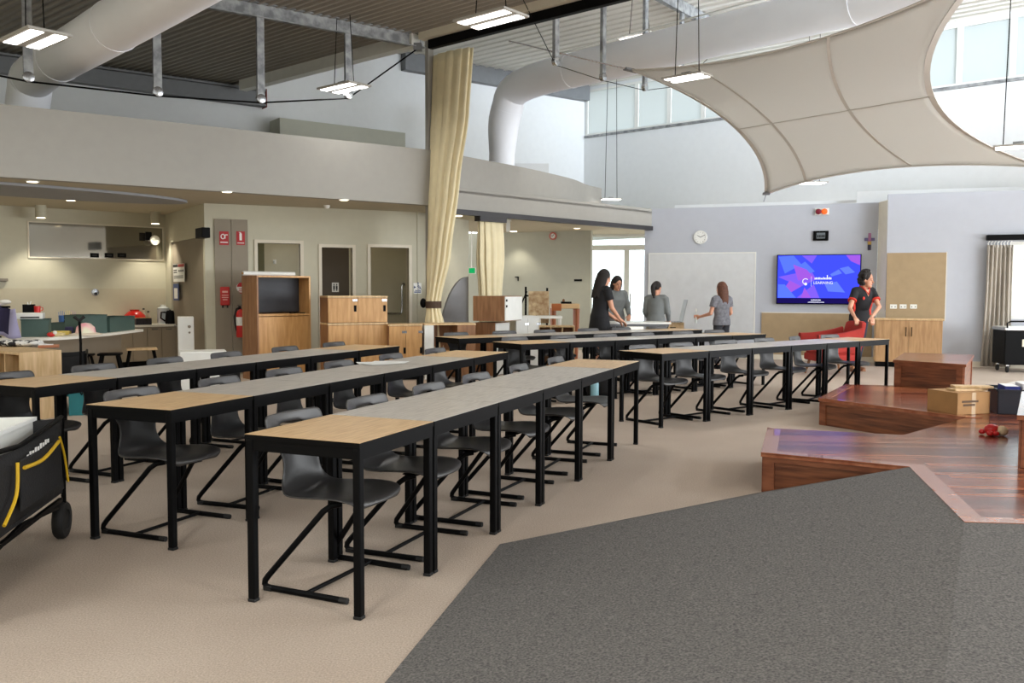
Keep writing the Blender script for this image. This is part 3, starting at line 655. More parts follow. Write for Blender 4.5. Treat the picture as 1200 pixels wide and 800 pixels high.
for k, (mi, pts) in enumerate(shapes): scm.mat(mi); poly(scm, pts, .0884+.00025*k)
sc_m = [glow('screen_blue', (62, 74, 240), 1.0), glow('screen_navy', (28, 18, 92), .8), glow('screen_light_blue', (84, 112, 250), 1.0), glow('screen_violet', (120, 88, 236), 1.0), glow('screen_pink', (150, 84, 210), 1.0), glow('screen_sky', (92, 118, 255), 1.0)]
scm.build('screen', sc_m, t, keep=True)
m_sw = glow('screen_white', (236, 238, 255), 1.0)
b = MB(); cx, cz = sp(.345, .45)
sw = [(cx+.062*math.cos(a)*(1-.055*k), cz+.068*math.sin(a)*(1-.055*k)) for k, a in enumerate([.7+.42*j for j in range(13)])]
for p, q in zip(sw, sw[1:]): b.bar(TV.at(*p, .0945), TV.at(*q, .0945), .012, .002, TV.n)
rod(b, TV, cx+.012, cz-.04, .093, [(.026, 0), (.026, .002)], 14); a, c = sp(.418, .36), sp(.421, .56); TV.slab(b, a[0], c[0], a[1], c[1], .095, .002)
b.build('swirl_logo', m_sw, t)
x_, z_ = sp(.56, .43); text('logo_text', 'LEARNING', .072, m_sw, TV.at(x_, z_, .095), TV, t)
b = MB(); rr = random.Random(3)
for k in range(14):
    a = sp(.458+.0145*k, .50); hh = .045 if k != 10 else .08; TV.slab(b, a[0], a[0]+.015, a[1], a[1]+hh*(.6+.4*rr.random()), .095, .002)
b.build('logo_script', m_sw, t)
b = MB()
for n_, yy, x0_, hh in ((11, .076, .42, .022), (18, .035, .385, .016)):
    for k in range(n_): a = sp(x0_+.0108*k, yy); TV.slab(b, a[0], a[0]+.012, a[1], a[1]+hh*(.6+.4*rr.random()), .094, .002)
b.build('caption_text', m_sw, t)
# small fittings
t, u0, u1, z0, z1 = wthing(TV, 'wall_display', 'small black digital display panel above the television', 'display', 953, 270.5, 971, 282)
TV.slab(MB(), u0, u1, z0, z1, .04, .04).build('case', m_black, t, bevel=.006); TV.slab(MB(), u0+.06, u1-.06, z0+.04, z1-.035, .042, .003).build('display', M('lcd_grey', (96, 104, 110), .3), t)
b = MB()
for k in range(4): TV.slab(b, u0+.075+.035*k, u0+.097+.035*k, z0+.06, z0+.105, .0435, .002)
b.build('digits', m_black, t)
t, u0, u1, z0, z1 = wthing(TV, 'warning_light', 'white wall box with a dark red and an orange lamp', 'warning light', 955, 244, 971.5, 252)
TV.slab(MB(), u0, u1, z0, z1, .04, .04).build('base', m_wplastic, t, bevel=.005)
for k, (x, mm) in enumerate(((.25, M('dark_red_lens', (120, 22, 44), .25)), (.68, M('orange_lens', (232, 92, 34), .25, emit=(255, 110, 40), es=.35)))):
    rod(MB(), TV, u0+(u1-u0)*x, (z0+z1)/2, .04, [(.055, 0), (.055, .012), (.04, .035), (.001, .045)]).build('lens', mm, t, smooth=True)
t, u0, u1, z0, z1 = wthing(TV, 'wall_cross', 'small colourful cross hanging right of the television', 'cross', 1013, 273, 1025, 293)
uc = (u0+u1)/2; b = MB(); TV.slab(b, uc-.025, uc+.025, z0+.16, z1, .02, .018); b.build('upper_arm', M('mauve_enamel', (160, 100, 140), .4), t, bevel=.004)
for k, (a, c) in enumerate(((u0, uc-.025), (uc+.025, u1))): TV.slab(MB(), a, c, z0+.17, z0+.225, .02, .018).build('side_arm', M('blue_enamel_%d' % k, (92, 84, 130), .4), t, bevel=.004)
TV.slab(MB(), uc-.03, uc+.03, z0+.1, z0+.16, .02, .018).build('lower_arm', M('ochre_enamel', (196, 160, 70), .4), t, bevel=.004); TV.slab(MB(), uc-.028, uc+.028, z0, z0+.1, .02, .018).build('foot', M('navy_enamel', (36, 32, 60), .4), t, bevel=.004)
u0 = TV.hit(892, 390, .02)[0]
t = thing('wall_panel', 'tan pinboard panel low on the wall under the television', 'pinboard', TV.at(u0, .1)); zt = TV.hit(905, 366.5, .02)[1]
TV.slab(MB(), u0, TV.L-.06, .1, zt, .02, .02).build('board', m_tan, t)
TV.slab(MB(), u0, TV.L-.06, zt, zt+.012, .022, .022).build('edge_strip', m_creamtrim, t)
# right wall
u0, u1, z0, z1 = RW.rect(1037.5, 296, 1108, 374, .02)
t = thing('pinboard', 'tall tan pinboard above the oak cupboard on right wall', 'pinboard', RW.at(u0, .8)); RW.slab(MB(), max(u0, .01), u1, .8, z1, .02, .02).build('board', m_tan, t)
RW.slab(MB(), u1, u1+.012, .8, z1+.012, .022, .022).build('edge_strip', m_creamtrim, t)
for k, (x, lab) in enumerate(((1047, 'leftmost of three white power points on the tan pinboard'), (1058.3, 'middle one of three white power points on tan pinboard'), (1070.5, 'rightmost of three white power points on the tan pinboard'))):
    t, a, c, d, e = wthing(RW, 'power_outlet', lab, 'power point', x-4, 356.5, x+4, 361.5, .03, 'power points on the tan pinboard')
    RW.slab(MB(), a, c, d, e, .032, .011).build('plate', m_wplastic, t, bevel=.002)
    b = MB()
    for q in (.25, .75): RW.slab(b, a+(c-a)*q-.008, a+(c-a)*q+.008, d+.02, d+.045, .0335, .002)
    b.build('sockets', M('socket_grey', (120, 120, 118), .5), t)
def cupboard(name, label, A, u, W_, D_, z0, z1, nd, body, doorm, topm, plinth=.09, cols=None, side=None, handle='bar', tiers=1, over=.015):
    u = Vector((*u, 0)).normalized(); n = Vector((u.y, -u.x, 0)); A = Vector((*A, z0)); t = thing(name, label, 'cupboard', A); Zv = Vector((0, 0, 1)); h = z1-z0
    b = MB(); b.frame(A-n*D_+Zv*plinth, u, n, Zv, W_, D_-.022, h-plinth-.025); b.build('carcass', side or body, t)
    if plinth: MB().frame(A-n*(D_-.05)+u*.02, u, n, Zv, W_-.04, D_-.12, plinth).build('plinth', m_black, t)
    MB().frame(A-n*(D_+0)-u*over+Zv*(h-.025), u, n, Zv, W_+2*over, D_+over, .025).build('top', topm, t)
    dw = (W_-.012)/nd; dh = (h-plinth-.03)/tiers
    for j in range(tiers):
        for i in range(nd):
            d_ = MB().frame(A+u*(.006+dw*i+.002)-n*.02+Zv*(plinth+dh*j+.002), u, n, Zv, dw-.004, .02, dh-.004).build('door', doorm, t, bevel=.002)
            if handle == 'bar':
                x = .006+dw*i+(dw-.05 if i % 2 == 0 else .04); zz = plinth+dh*(j+.62)
                b = MB(); P = A+u*x+Zv*zz; b.frame(P+n*.025, u, n, Zv, .012, .012, .16)
                for q in (.01, .138): b.frame(P+Zv*q, u, n, Zv, .012, .026, .012)
                b.build('handle', m_chrome if handle == 'x' else m_black, d_)
            elif handle == 'knob':
                x = .006+dw*i+dw*.86; b = MB(); P = A+u*x+Zv*(plinth+dh*(j+.45)); b.frame(P, u, n, Zv, .035, .008, .09); b.build('latch', m_black, d_)
                MB().frame(A+u*(x-.02)+Zv*(plinth+dh*(j+.86)), u, n, Zv, .07, .004, .035).build('label_holder', m_chrome, d_)
    return t
m_cab = ramp2('dull_oak', (158, 120, 80), (182, 144, 100), 2.5, (9, 9, 1.2), .5)
cupboard('oak_cupboard', 'low two-door oak cupboard under the tan pinboard', (6.36, 15.45), (.945, -.326), 1.07, .40, 0, .85, 2, m_cab, m_cab, m_book, side=m_book)
# grey curtain and its track
def sheet(name, P, knots, mat_, par, folds, amp, nz=14, off=.12):
    rings = []
    for j in range(nz+1):
        v = j/nz; f = v*(len(knots)-1); i = min(int(f), len(knots)-2); g = f-i
        ua, ub, z = [knots[i][k]*(1-g)+knots[i+1][k]*g for k in range(3)]; r_ = []
        for k in range(folds*8+1):
            s = k/(folds*8); r_.append(P.at(ua+(ub-ua)*s, z, off+amp*math.sin(s*folds*2*PI)*(1+.25*math.sin(5*v+s*9))+.02*math.sin(7*s+3*v)))
        rings.append(r_)
    return MB().loft(rings, closed=False).build(name, mat_, par, smooth=2, solid=.004, keep=True)
ct = thing('window_curtain', 'grey curtain drawn open at the left of the right window', 'curtain', RW.px(1168, 430, .12))
k_ = [(RW.hit(1157, 290, .12)[0], RW.hit(1187, 290, .12)[0], RW.hit(1170, 287, .12)[1]), (RW.hit(1155, 340, .12)[0], RW.hit(1185, 340, .12)[0], RW.hit(1170, 340, .12)[1]), (RW.hit(1149, 428, .12)[0], RW.hit(1184, 430, .12)[0], .03)]
sheet('curtain_drop', RW, k_, m_curtg, ct, 6, .035)
b = MB()
for i in range(8):
    u_ = k_[0][0]+(k_[0][1]-k_[0][0])*(i+.5)/8; b.tube([RW.at(u_, k_[0][2]-.04, .12), RW.at(u_-.015, k_[0][2]+.03, .12), RW.at(u_+.01, k_[0][2]+.07, .12)], .008, 6)
b.build('curtain_hooks', m_paper, ct)
zt = RW.hit(1175, 278, .12)[1]; u0 = RW.hit(1157, 278, .12)[0]
tag(RW.slab(MB(), u0, 5.0, zt-.045, zt+.045, .15, .15).build('curtain_rail', m_black, loc=RW.at(u0, zt), bevel=.005), 'black curtain rail across the top of right window', 'curtain rail')
# charging trolley
TP = Pl((8.02, 14.35), (8.95, 14.2)); tro = thing('charging_trolley', 'tall black trolley on castors before the right window', 'trolley', TP.at(0, 0))
z0, z1 = TP.hit(1190, 430)[1], TP.hit(1190, 383)[1]
TP.slab(MB(), 0, .9, .13, z1-.06, 0, .55).build('cabinet', m_black, tro, bevel=.015); TP.slab(MB(), -.01, .91, z1-.06, z1-.01, .01, .57).build('top_tray', m_chrome, tro, bevel=.01)
TP.slab(MB(), .02, .89, z1-.01, z1+.0, -.02, .5).build('mat', m_wplastic, tro)
b = MB(); b.tube([TP.at(.03, z1-.02, .0), TP.at(.03, z1+.06, .0), TP.at(.08, z1+.09, .0), TP.at(.82, z1+.09, 0), TP.at(.87, z1+.06, 0), TP.at(.87, z1-.02, 0)], .014, 8); b.build('push_handle', m_black, tro, smooth=True)
TP.slab(MB(), .26, .62, z1-.32, z1-.2, .006, .006).build('name_plate', M('cream_plate', (214, 208, 186), .4), tro, bevel=.003)
b = MB()
for k in range(6): TP.slab(b, .36+.028*k, .378+.028*k, z1-.275, z1-.25, .0075, .002)
b.build('plate_text', M('grey_print', (130, 126, 112), .5), tro)
TP.slab(MB(), .40, .62, .20, .22, .006, .006).build('status_light', glow('blue_status_light', (60, 110, 255), 3), tro)
for x in (.07, .83):
    for d in (-.06, -.48):
        c_ = MB(); c_.frame(TP.at(x-.02, .1, d-.02), TP.u, TP.n, (0, 0, 1), .04, .04, .04); c_ = c_.build('castor', m_chrome, tro)
        MB().lathe([(.04, -.014), (.055, -.012), (.055, .012), (.04, .014)], n=16, m=Matrix.Translation(TP.at(x, .056, d)) @ Matrix.Rotation(TP.rz, 4, 'Z') @ Matrix.Rotation(PI/2, 4, 'Y')).build('wheel', m_rubber, c_, smooth=True)
# ------------------------------------------------------------------ hanging lights and downlights
m_ledh = M('led_housing', (176, 172, 164), .5)
LEDW = 26
def led(label, px, py, d, L, ang, wires=True, top=6.2, Wd=.42, e=1):
    c = gy(px, py, d); u = Vector((math.cos(ang), math.sin(ang), 0)); n = Vector((-u.y, u.x, 0)); Zv = Vector((0, 0, 1))
    t = thing('pendant_light', label, 'ceiling light', c, 0, 'twin panel pendant lights'); k = L/.75; w = Wd*k
    MB().frame(c-u*L*.5-n*w*.5+Zv*.006, u, n, Zv, L, w, .03*k).build('housing', m_ledh, t, bevel=.008*k)
    for s in (-1, 1): MB().frame(c-u*L*.45+n*(s*w*.26-w*.145), u, n, Zv, L*.9, w*.29, .0065).build('diffuser', m_led, t)
    MB().box((c.x, c.y, c.z+.07*k), (.16*k, .1*k, .06*k), ang).build('driver_box', m_galv, t)
    l = bpy.data.lights.new('pendant_and_fill_beam', 'AREA'); l.shape = 'RECTANGLE'; l.size, l.size_y, l.energy, l.color = L*.9, w*.8, LEDW*min(1, (L/.7)**2)*e, (1, .97, .92)
    lo = bpy.data.objects.new('pendant_and_fill_beam', l); C.objects.link(lo); lo.location = c+Zv*-.004; lo.rotation_euler = (0, 0, ang)
    if wires:
        for s in (-1, 1): MB().tube([c+u*L*.3*s+Zv*.04, Vector((*(c+u*L*.2*s)[:2], top))], .006, 5).build('wire', m_black, t)
    return t
qa = math.atan2(.65, -.76)
led('twin panel light hanging at the top left near the white duct', 41, 47, 8.8, .74, qa, top=5.13, e=.3)
led('twin panel light hanging over the kitchen bulkhead beside the steel column', 403, 104, 12.6, .72, qa, top=5.13, e=.3)
led('twin panel light close under the brown roof by the curtain track', 575, 24, 9.4, .72, qa, top=5.13)
led('twin panel light high behind the roof truss above the right duct', 749, 45, 15.0, .66, qa, top=6.27)
led('twin panel light hanging just before the pointed left corner of the sail', 805, 92, 11.2, .56, qa, top=6.27)
led('twin panel light cut by the right edge, below the sail', 1193, 173, 10.2, .50, qa+.2, top=6.27)
led('twin panel light low behind the bottom corner of the sail', 951, 215, 17.35, .53, 0.1, top=6.27, Wd=.5, e=.05)
led('twin panel light peeping above the straight side-room bulkhead', 716, 234, 18.4, .42, 0.1, top=6.27, Wd=.5, e=.2)
def spot(loc, e, col=(1, .92, .76), size=1.7):
    l = bpy.data.lights.new('downlight_beam', 'SPOT'); l.energy = e; l.color = col; l.spot_size = size; l.spot_blend = .6; l.shadow_soft_size = .05
    o = bpy.data.objects.new('downlight_beam', l); C.objects.link(o); o.location = loc; return o
for px, py, lab in ((38, 212, 'leftmost round downlight in the kitchen ceiling, above the grey disc'), (83, 234, 'round downlight below the grey ceiling disc'), (197, 236, 'round downlight right of the grey ceiling disc'), (266, 224, 'round downlight above the red fire signs'), (403, 233.5, 'round downlight above the washroom doors'), (676, 267, 'round downlight in the bright side-room ceiling')):
    p = gz(px, py, 2.62); t = thing('downlight', lab, 'downlight', p, 0, 'round recessed downlights')
    MB().lathe([(.062, -.012), (.075, -.012), (.08, 0), (.062, 0)], p, 20).build('trim_ring', m_wplastic, t); MB().lathe([(.001, -.014), (.06, -.014), (.06, -.006), (.001, -.006)], p, 20).build('lens', m_ledw, t)
    spot(p+Vector((0, 0, -.05)), 26)
for px, py, lab in ((48, 255, 'left cylinder downlight before the kitchen mirror'), (182, 262, 'right cylinder downlight at the end of the kitchen mirror')):
    p = KW.px(px, py, .45); t = thing('cylinder_downlight', lab, 'downlight', p, 0, 'cylinder downlights in the kitchen')
    MB().lathe([(.07, 0), (.08, .0), (.08, 2.62-p.z), (.07, 2.62-p.z)], p, 20).build('cylinder', m_cream, t, smooth=True); MB().lathe([(.001, -.006), (.062, -.006), (.062, .004), (.001, .004)], p, 18).build('lens', m_ledw, t)
    spot(p+Vector((0, 0, -.05)), 42)
p = GW.px(602, 262, .35); 
t = thing('downlight', 'small downlight washing the side-room wall beside the cream curtain', 'downlight', Vector((p.x, p.y, 2.62))); MB().lathe([(.001, -.012), (.07, -.012), (.075, 0), (.001, 0)], (p.x, p.y, 2.62), 18).build('lens', m_ledw, t); spot(Vector((p.x, p.y, 2.56)), 22)
p = CW.at(.9, 2.62, .3); t = thing('downlight', 'small downlight over the corner wall behind the tall curtain', 'downlight', p); MB().lathe([(.001, -.012), (.07, -.012), (.075, 0), (.001, 0)], p, 18).build('lens', m_ledw, t); spot(p+Vector((0, 0, -.06)), 22)
for P in (FW.at(FW.hit(394, 300)[0], 2.565, -.8), FW.at(FW.hit(457, 300)[0], 2.565, -.8), FW.at(FW.hit(326, 300)[0], 2.565, -.8)):
    t = thing('washroom_fill', 'small added ceiling fill light inside the washrooms', 'ceiling light', P, 0, 'added washroom fill lights'); MB().lathe([(.001, 0), (.12, 0), (.12, .05), (.001, .05)], P, 16).build('lens', m_ledw, t)  # glowing discs added to keep the washrooms from going dark
p0, p1 = gz(-60, 222, 2.62), gz(163, 235.5, 2.62); c = (p0+p1)/2; c = Vector((-6.35, 11.75, 2.62))
b = MB(); R_ = Matrix.Translation((c.x, c.y, 2.585)) @ Matrix.Rotation(.78, 4, 'Z') @ Matrix.Diagonal((2.1, .75, 1, 1)); b.lathe([(1, 0), (1, .033)], n=48, m=R_)
tag(b.build('ceiling_disc', M('grey_blue_panel', (150, 152, 156), .8), loc=(c.x, c.y, 2.585)), 'long grey oval panel fixed under the kitchen ceiling', 'ceiling panel')
p = FW.px(383, 246, .5); p.z = 2.62
tag(MB().lathe([(.001, -.05), (.03, -.05), (.05, -.02), (.05, 0)], p, 16).build('smoke_detector', m_wplastic, loc=p, smooth=True), 'small white smoke detector on the ceiling before washroom doors', 'smoke detector')
p = gz(379, 73, 5.1); tag(MB().lathe([(.001, -.09), (.07, -.08), (.09, -.03), (.06, 0)], (p.x, p.y, 5.12), 16).build('sensor_dome', m_wplastic, loc=p, smooth=True), 'small white sensor dome under the corrugated grey roof', 'sensor')
# exit and alarm lamp on the washroom wall
t, u0, u1, z0, z1 = wthing(FW, 'warning_light', 'red twin alarm lamp high on the washroom wall beside the curtain', 'warning light', 471, 241, 486, 247)
FW.slab(MB(), u0, u1, z0, z1, .05, .05).build('base', m_red, t, bevel=.005)
for x in (.25, .75): rod(MB(), FW, u0+(u1-u0)*x, (z0+z1)/2, .05, [(.036, 0), (.036, .012), (.02, .03), (.001, .035)], 16).build('lens', M('ruby_lens', (140, 16, 16), .2), t, smooth=True)
# ------------------------------------------------------------------ kitchen and washroom walls
def sign(P, name, label, x0, y0, x1, y1, mats, marks, off=.006):
    t, u0, u1, z0, z1 = wthing(P, name, label, 'sign', x0, y0, x1, y1, off); P.slab(MB(), u0, u1, z0, z1, off, .005).build('plate', mats[0], t)
    for nm, mi, rects in marks:
        b = MB()
        for (a, c, d, e) in rects: P.slab(b, u0+(u1-u0)*a, u0+(u1-u0)*c, z0+(z1-z0)*d, z0+(z1-z0)*e, off+.002, .002)
        b.build(nm, mats[mi], t)
    return t, u0, u1, z0, z1
m_sred = M('sign_red', (176, 30, 36), .5); m_sblue = M('sign_blue', (36, 62, 120), .5); m_ink = M('sign_ink', (40, 40, 46), .6)
u0, u1, z0, z1 = FW.rect(252, 257, 291, 420, .0)
t = thing('service_cupboard', 'tall taupe double doors holding the red fire signs', 'cupboard', FW.at(u0, 0, .01)); m_ = (u0+u1)/2
for a, c in ((u0, m_-.003), (m_+.003, u1)): FW.slab(MB(), a, c, .02, z1, .022, .02).build('door', m_gdoor, t, bevel=.002)
t, u0, u1, z0, z1 = sign(FW, 'fire_sign', 'left red fire sign with white hose picture on the taupe doors', 257, 271, 268, 287, (m_sred, m_paper), [('caption', 1, [(.1, .9, .16, .24)])], .026)
b = MB()
ring = [(.5+.2*math.cos(k*PI/6)-.12, .62+.17*math.sin(k*PI/6)) for k in range(13)]
for p, q in zip(ring, ring[1:]): b.bar(FW.at(u0+(u1-u0)*p[0], z0+(z1-z0)*p[1], .0275), FW.at(u0+(u1-u0)*q[0], z0+(z1-z0)*q[1], .0275), .014, .002, FW.n)
FW.slab(b, u0+(u1-u0)*.62, u0+(u1-u0)*.9, z0+(z1-z0)*.72, z0+(z1-z0)*.78, .0285, .002); FW.slab(b, u0+(u1-u0)*.6, u0+(u1-u0)*.66, z0+(z1-z0)*.45, z0+(z1-z0)*.75, .0285, .002); b.build('hose_pictogram', m_paper, t)
t, u0, u1, z0, z1 = sign(FW, 'fire_sign', 'right red fire sign with white extinguisher picture on the taupe doors', 277, 271, 287, 287, (m_sred, m_paper), [('extinguisher_pictogram', 1, [(.36, .64, .34, .84), (.42, .58, .84, .9), (.3, .5, .9, .94)]), ('caption', 1, [(.1, .9, .12, .18)])], .026)
t, u0, u1, z0, z1 = wthing(FW, 'fire_sign', 'round red and white sign above the fire extinguisher', 'sign', 277, 330.5, 289, 343, .026)
uc, zc, r = (u0+u1)/2, (z0+z1)/2, (u1-u0)/2
rod(MB(), FW, uc, zc, .022, [(r, 0), (r, .004), (.001, .004)]).build('disc', m_paper, t)
b = MB(); pts = [FW.at(uc+r*.88*math.cos(a), zc+.01+r*.88*math.sin(a), .0275) for a in [k*PI/12 for k in range(13)]]; b.add(pts, [tuple(range(13))]); pts = [FW.at(uc+r*.6*math.cos(a), zc-.02+r*.6*math.sin(a), .0275) for a in [PI+k*PI/12 for k in range(13)]]; b.build('red_half', m_sred, t)
b = MB()
for k, w_ in enumerate((.5, .6, .4)): FW.slab(b, uc-r*w_, uc+r*w_, zc-.03-.03*k, zc-.018-.03*k, .028, .002)
b.build('small_print', m_sred, t)
t, u0, u1, z0, z1 = wthing(FW, 'fire_blanket', 'red fire blanket pouch hanging on the taupe doors', 'fire blanket', 258, 336, 269, 357.5, .03)
FW.slab(MB(), u0, u1, z0, z1, .065, .04).build('pouch', m_red, t, bevel=.012); b = MB()
for d, e, wd in ((.68, .78, .6), (.52, .57, .7), (.40, .45, .7), (.28, .33, .5)): FW.slab(b, (u0+u1)/2-(u1-u0)*wd/2, (u0+u1)/2+(u1-u0)*wd/2, z0+(z1-z0)*d, z0+(z1-z0)*e, .067, .002)
b.build('printed_label', M('pale_pink_print', (236, 180, 170), .6), t)
for x in (.25, .75): FW.slab(MB(), u0+(u1-u0)*x-.012, u0+(u1-u0)*x+.012, z0-.04, z0, .05, .01).build('pull_tab', m_rubber, t)
p = FW.px(283, 395, .12); t = thing('fire_extinguisher', 'red fire extinguisher with white band on the taupe doors', 'fire extinguisher', p)
zb, zt = p.z, FW.hit(283, 362, .12)[1]; hh = zt-zb
MB().lathe([(.001, 0), (.068, .0), (.075, .015), (.075, hh*.86), (.05, hh*.96), (.025, hh)], p, 24).build('cylinder', m_red, t, smooth=True); MB().lathe([(.0765, hh*.42), (.0765, hh*.72)], p, 24).build('label_band', m_paper, t, smooth=True)
b = MB(); b.frame(FW.at(FW.hit(283, 370)[0]-.025, zt, .1), FW.u, FW.n, (0, 0, 1), .05, .05, .05); b.frame(FW.at(FW.hit(283, 370)[0]-.08, zt+.05, .11), FW.u, FW.n, (0, 0, 1), .14, .02, .015); b.build('valve_handle', m_chrome, t)
ue = FW.hit(283, 370)[0]; MB().tube([FW.at(ue-.03, zt+.03, .12), FW.at(ue-.09, zt+.0, .12), FW.at(ue-.12, zt-.12, .12), FW.at(ue-.11, zb+.2, .12), FW.at(ue-.09, zb+.1, .12)], .014, 8).build('hose', m_rubber, t, smooth=True)
FW.slab(MB(), ue-.05, ue+.05, zb+.2, zb+.5, .045, .024).build('wall_bracket', m_black, t)
# posters on the grey door
sign(RT, 'door_poster', 'red and white timetable poster on the taupe kitchen door', 203, 309, 216, 330, (m_paper, m_sred, m_ink), [('heading', 1, [(.45, 1, .82, .98)]), ('dark_heading', 2, [(0, .42, .82, .98)]), ('print_rows', 2, [(.05, .35, .5, .56), (.05, .35, .62, .68), (.5, .6, .55, .66), (.66, .76, .55, .66), (.82, .92, .55, .66), (.05, .9, .3, .34), (.05, .9, .2, .24)])], .02)
sign(RT, 'door_notice', 'small blue framed notice below the poster on the kitchen door', 203, 332.5, 209.5, 352, (m_sblue, m_paper, m_ink), [('sheet', 1, [(.2, .8, .12, .74)]), ('print_rows', 2, [])], .02)
t, u0, u1, z0, z1 = wthing(RT, 'wall_speaker', 'small black wall speaker above the taupe kitchen door', 'speaker', 232, 267, 240, 279, .12)
RT.slab(MB(), u0, u1, z0, z1, .16, .12).build('case', m_black, t, bevel=.008); RT.slab(MB(), (u0+u1)/2-.02, (u0+u1)/2+.02, z0+.05, z1-.05, .05, .05).build('wall_mount', m_black, t)
# mirror with fittings
t, u0, u1, z0, z1 = wthing(KW, 'wall_mirror', 'wide mirror on the kitchen wall under the ceiling', 'mirror', 34, 264, 190, 302.5)
KW.slab(MB(), u0, u1, z0, z1, .015, .012).build('mirror_glass', m_mirror, t); b = MB()
for a, c, d, e in ((u0-.02, u0, z0-.02, z1+.02), (u1, u1+.02, z0-.02, z1+.02), (u0, u1, z0-.02, z0), (u0, u1, z1, z1+.02)): KW.slab(b, a, c, d, e, .02, .018)
b.build('frame', m_creamtrim, t)
for x, lab in ((111, 'left black socket along the bottom of the kitchen mirror'), (128, 'middle black socket along the bottom of kitchen mirror'), (143, 'right black socket along the bottom of the kitchen mirror')):
    t, a, c, d, e = wthing(KW, 'black_socket', lab, 'socket', x-5, 296.5, x+5, 301.5, .03, 'black sockets below the mirror'); KW.slab(MB(), a, c, d, e, .03, .015).build('plate', m_black, t, bevel=.003)
    KW.slab(MB(), a+.03, c-.03, d+.02, e-.02, .032, .003).build('face', m_rubber, t)
t, u0, u1, z0, z1 = wthing(KW, 'wall_fan', 'white swivel fan mounted at the right of the kitchen mirror', 'fan', 171, 273, 188, 287, .2)
uc, zc = (u0+u1)/2, (z0+z1)/2; rod(MB(), KW, uc+.03, zc-.02, .2, [(.001, -.05), (.06, -.04), (.085, 0), (.075, .02), (.001, .03)]).build('head', m_wplastic, t, smooth=True); KW.slab(MB(), uc-.12, uc-.02, zc-.02, zc+.12, .19, .03).build('motor_plate', m_black, t)
KW.slab(MB(), uc-.02, uc+.02, zc-.03, zc+.01, .16, .15).build('arm', m_wplastic, t)
KW_u = KW.hit(0, 338)[0]; struct(KW.slab(MB(), 0, KW.L-.02, 0, KW.hit(100, 338)[1], .01, .01).build('trim_20', m_kceil))
t, u0, u1, z0, z1 = wthing(KW, 'tap_plate', 'small round grey fitting in the middle of the kitchen wall', 'wall fitting', 107, 338.5, 116, 346.5, .02)
rod(MB(), KW, (u0+u1)/2, (z0+z1)/2, .01, [(.06, 0), (.06, .02), (.001, .03)]).build('plate', m_chrome, t, smooth=True); rod(MB(), KW, (u0+u1)/2, (z0+z1)/2-.02, .03, [(.02, 0), (.02, .05)], 12).build('spout', m_rubber, t)
t, u0, u1, z0, z1 = wthing(KW, 'paper_dispenser', 'slim grey dispenser strip at the left edge of kitchen wall', 'dispenser', -8, 326, 9, 329.5, .02)
KW.slab(MB(), u0, u1, z0, z1, .06, .05).build('case', M('dispenser_grey', (128, 120, 108), .5), t, bevel=.006); KW.slab(MB(), u0+.02, u1-.02, z0-.006, z0, .04, .03).build('slot', m_rubber, t)
# washroom signs and rail
t, u0, u1, z0, z1 = sign(FB2, 'toilet_sign', 'white toilet sign with two black figures in dark doorway', 389, 331, 397, 342, (m_paper, m_ink), [('figures', 1, [(.18, .42, .3, .66), (.58, .82, .3, .66), (.22, .38, .7, .86), (.62, .78, .7, .86), (.2, .28, .12, .3), (.32, .4, .12, .3), (.62, .78, .12, .3)])], .02)
t, u0, u1, z0, z1 = sign(FW, 'accessible_toilet_sign', 'white sign with blue wheelchair and arrow right of washroom doors', 484.5, 331.5, 494, 344, (m_paper, m_sblue), [('arrow', 1, [(.05, .3, .56, .66), (.05, .12, .48, .74)]), ('caption', 1, [(.1, .9, .1, .2), (.2, .9, .26, .32)])], .01)
b = MB(); cu_, cz_ = u0+(u1-u0)*.62, z0+(z1-z0)*.58; rg = [(cu_+.028*math.cos(a), cz_+.028*math.sin(a)) for a in [k*PI/8-2.2 for k in range(13)]]
for p, q in zip(rg, rg[1:]): b.bar(FW.at(*p, .012), FW.at(*q, .012), .008, .002, FW.n)
for p, q in (((cu_-.005, cz_+.06), (cu_-.005, cz_)), ((cu_-.005, cz_), (cu_+.03, cz_)), ((cu_+.03, cz_), (cu_+.045, cz_-.035))): b.bar(FW.at(*p, .012), FW.at(*q, .012), .01, .002, FW.n)
rod(b, FW, cu_-.008, cz_+.075, .01, [(.012, 0), (.012, .003)], 12); b.build('wheelchair_symbol', m_sblue, t)
g = [FB2.hit(x, y, .08) for x, y in ((474, 333), (471, 336), (471, 364), (466, 367), (452, 367))]
t = thing('grab_rail', 'bent steel grab rail inside the right washroom doorway', 'grab rail', FB2.at(*g[2], .08)); MB().tube(smooth_path([FB2.at(*p, .08) for p in g], 5), .018, 8).build('rail', m_chrome, t, smooth=True)
for p in (g[0], g[4]): rod(MB(), FB2, *p, 0, [(.03, .0), (.03, .01), (.014, .01), (.014, .08)], 12).build('wall_flange', m_chrome, t)
t, u0, u1, z0, z1 = wthing(FB2, 'towel_hook', 'small hook plate on cream wall seen through washroom window', 'hook', 320, 304, 324, 309, .02); FB2.slab(MB(), u0, u1, z0, z1, .01, .01).build('plate', m_wplastic, t); FB2.slab(MB(), u0+.01, u0+.025, z0, z0+.05, .05, .04).build('peg', m_chrome, t)
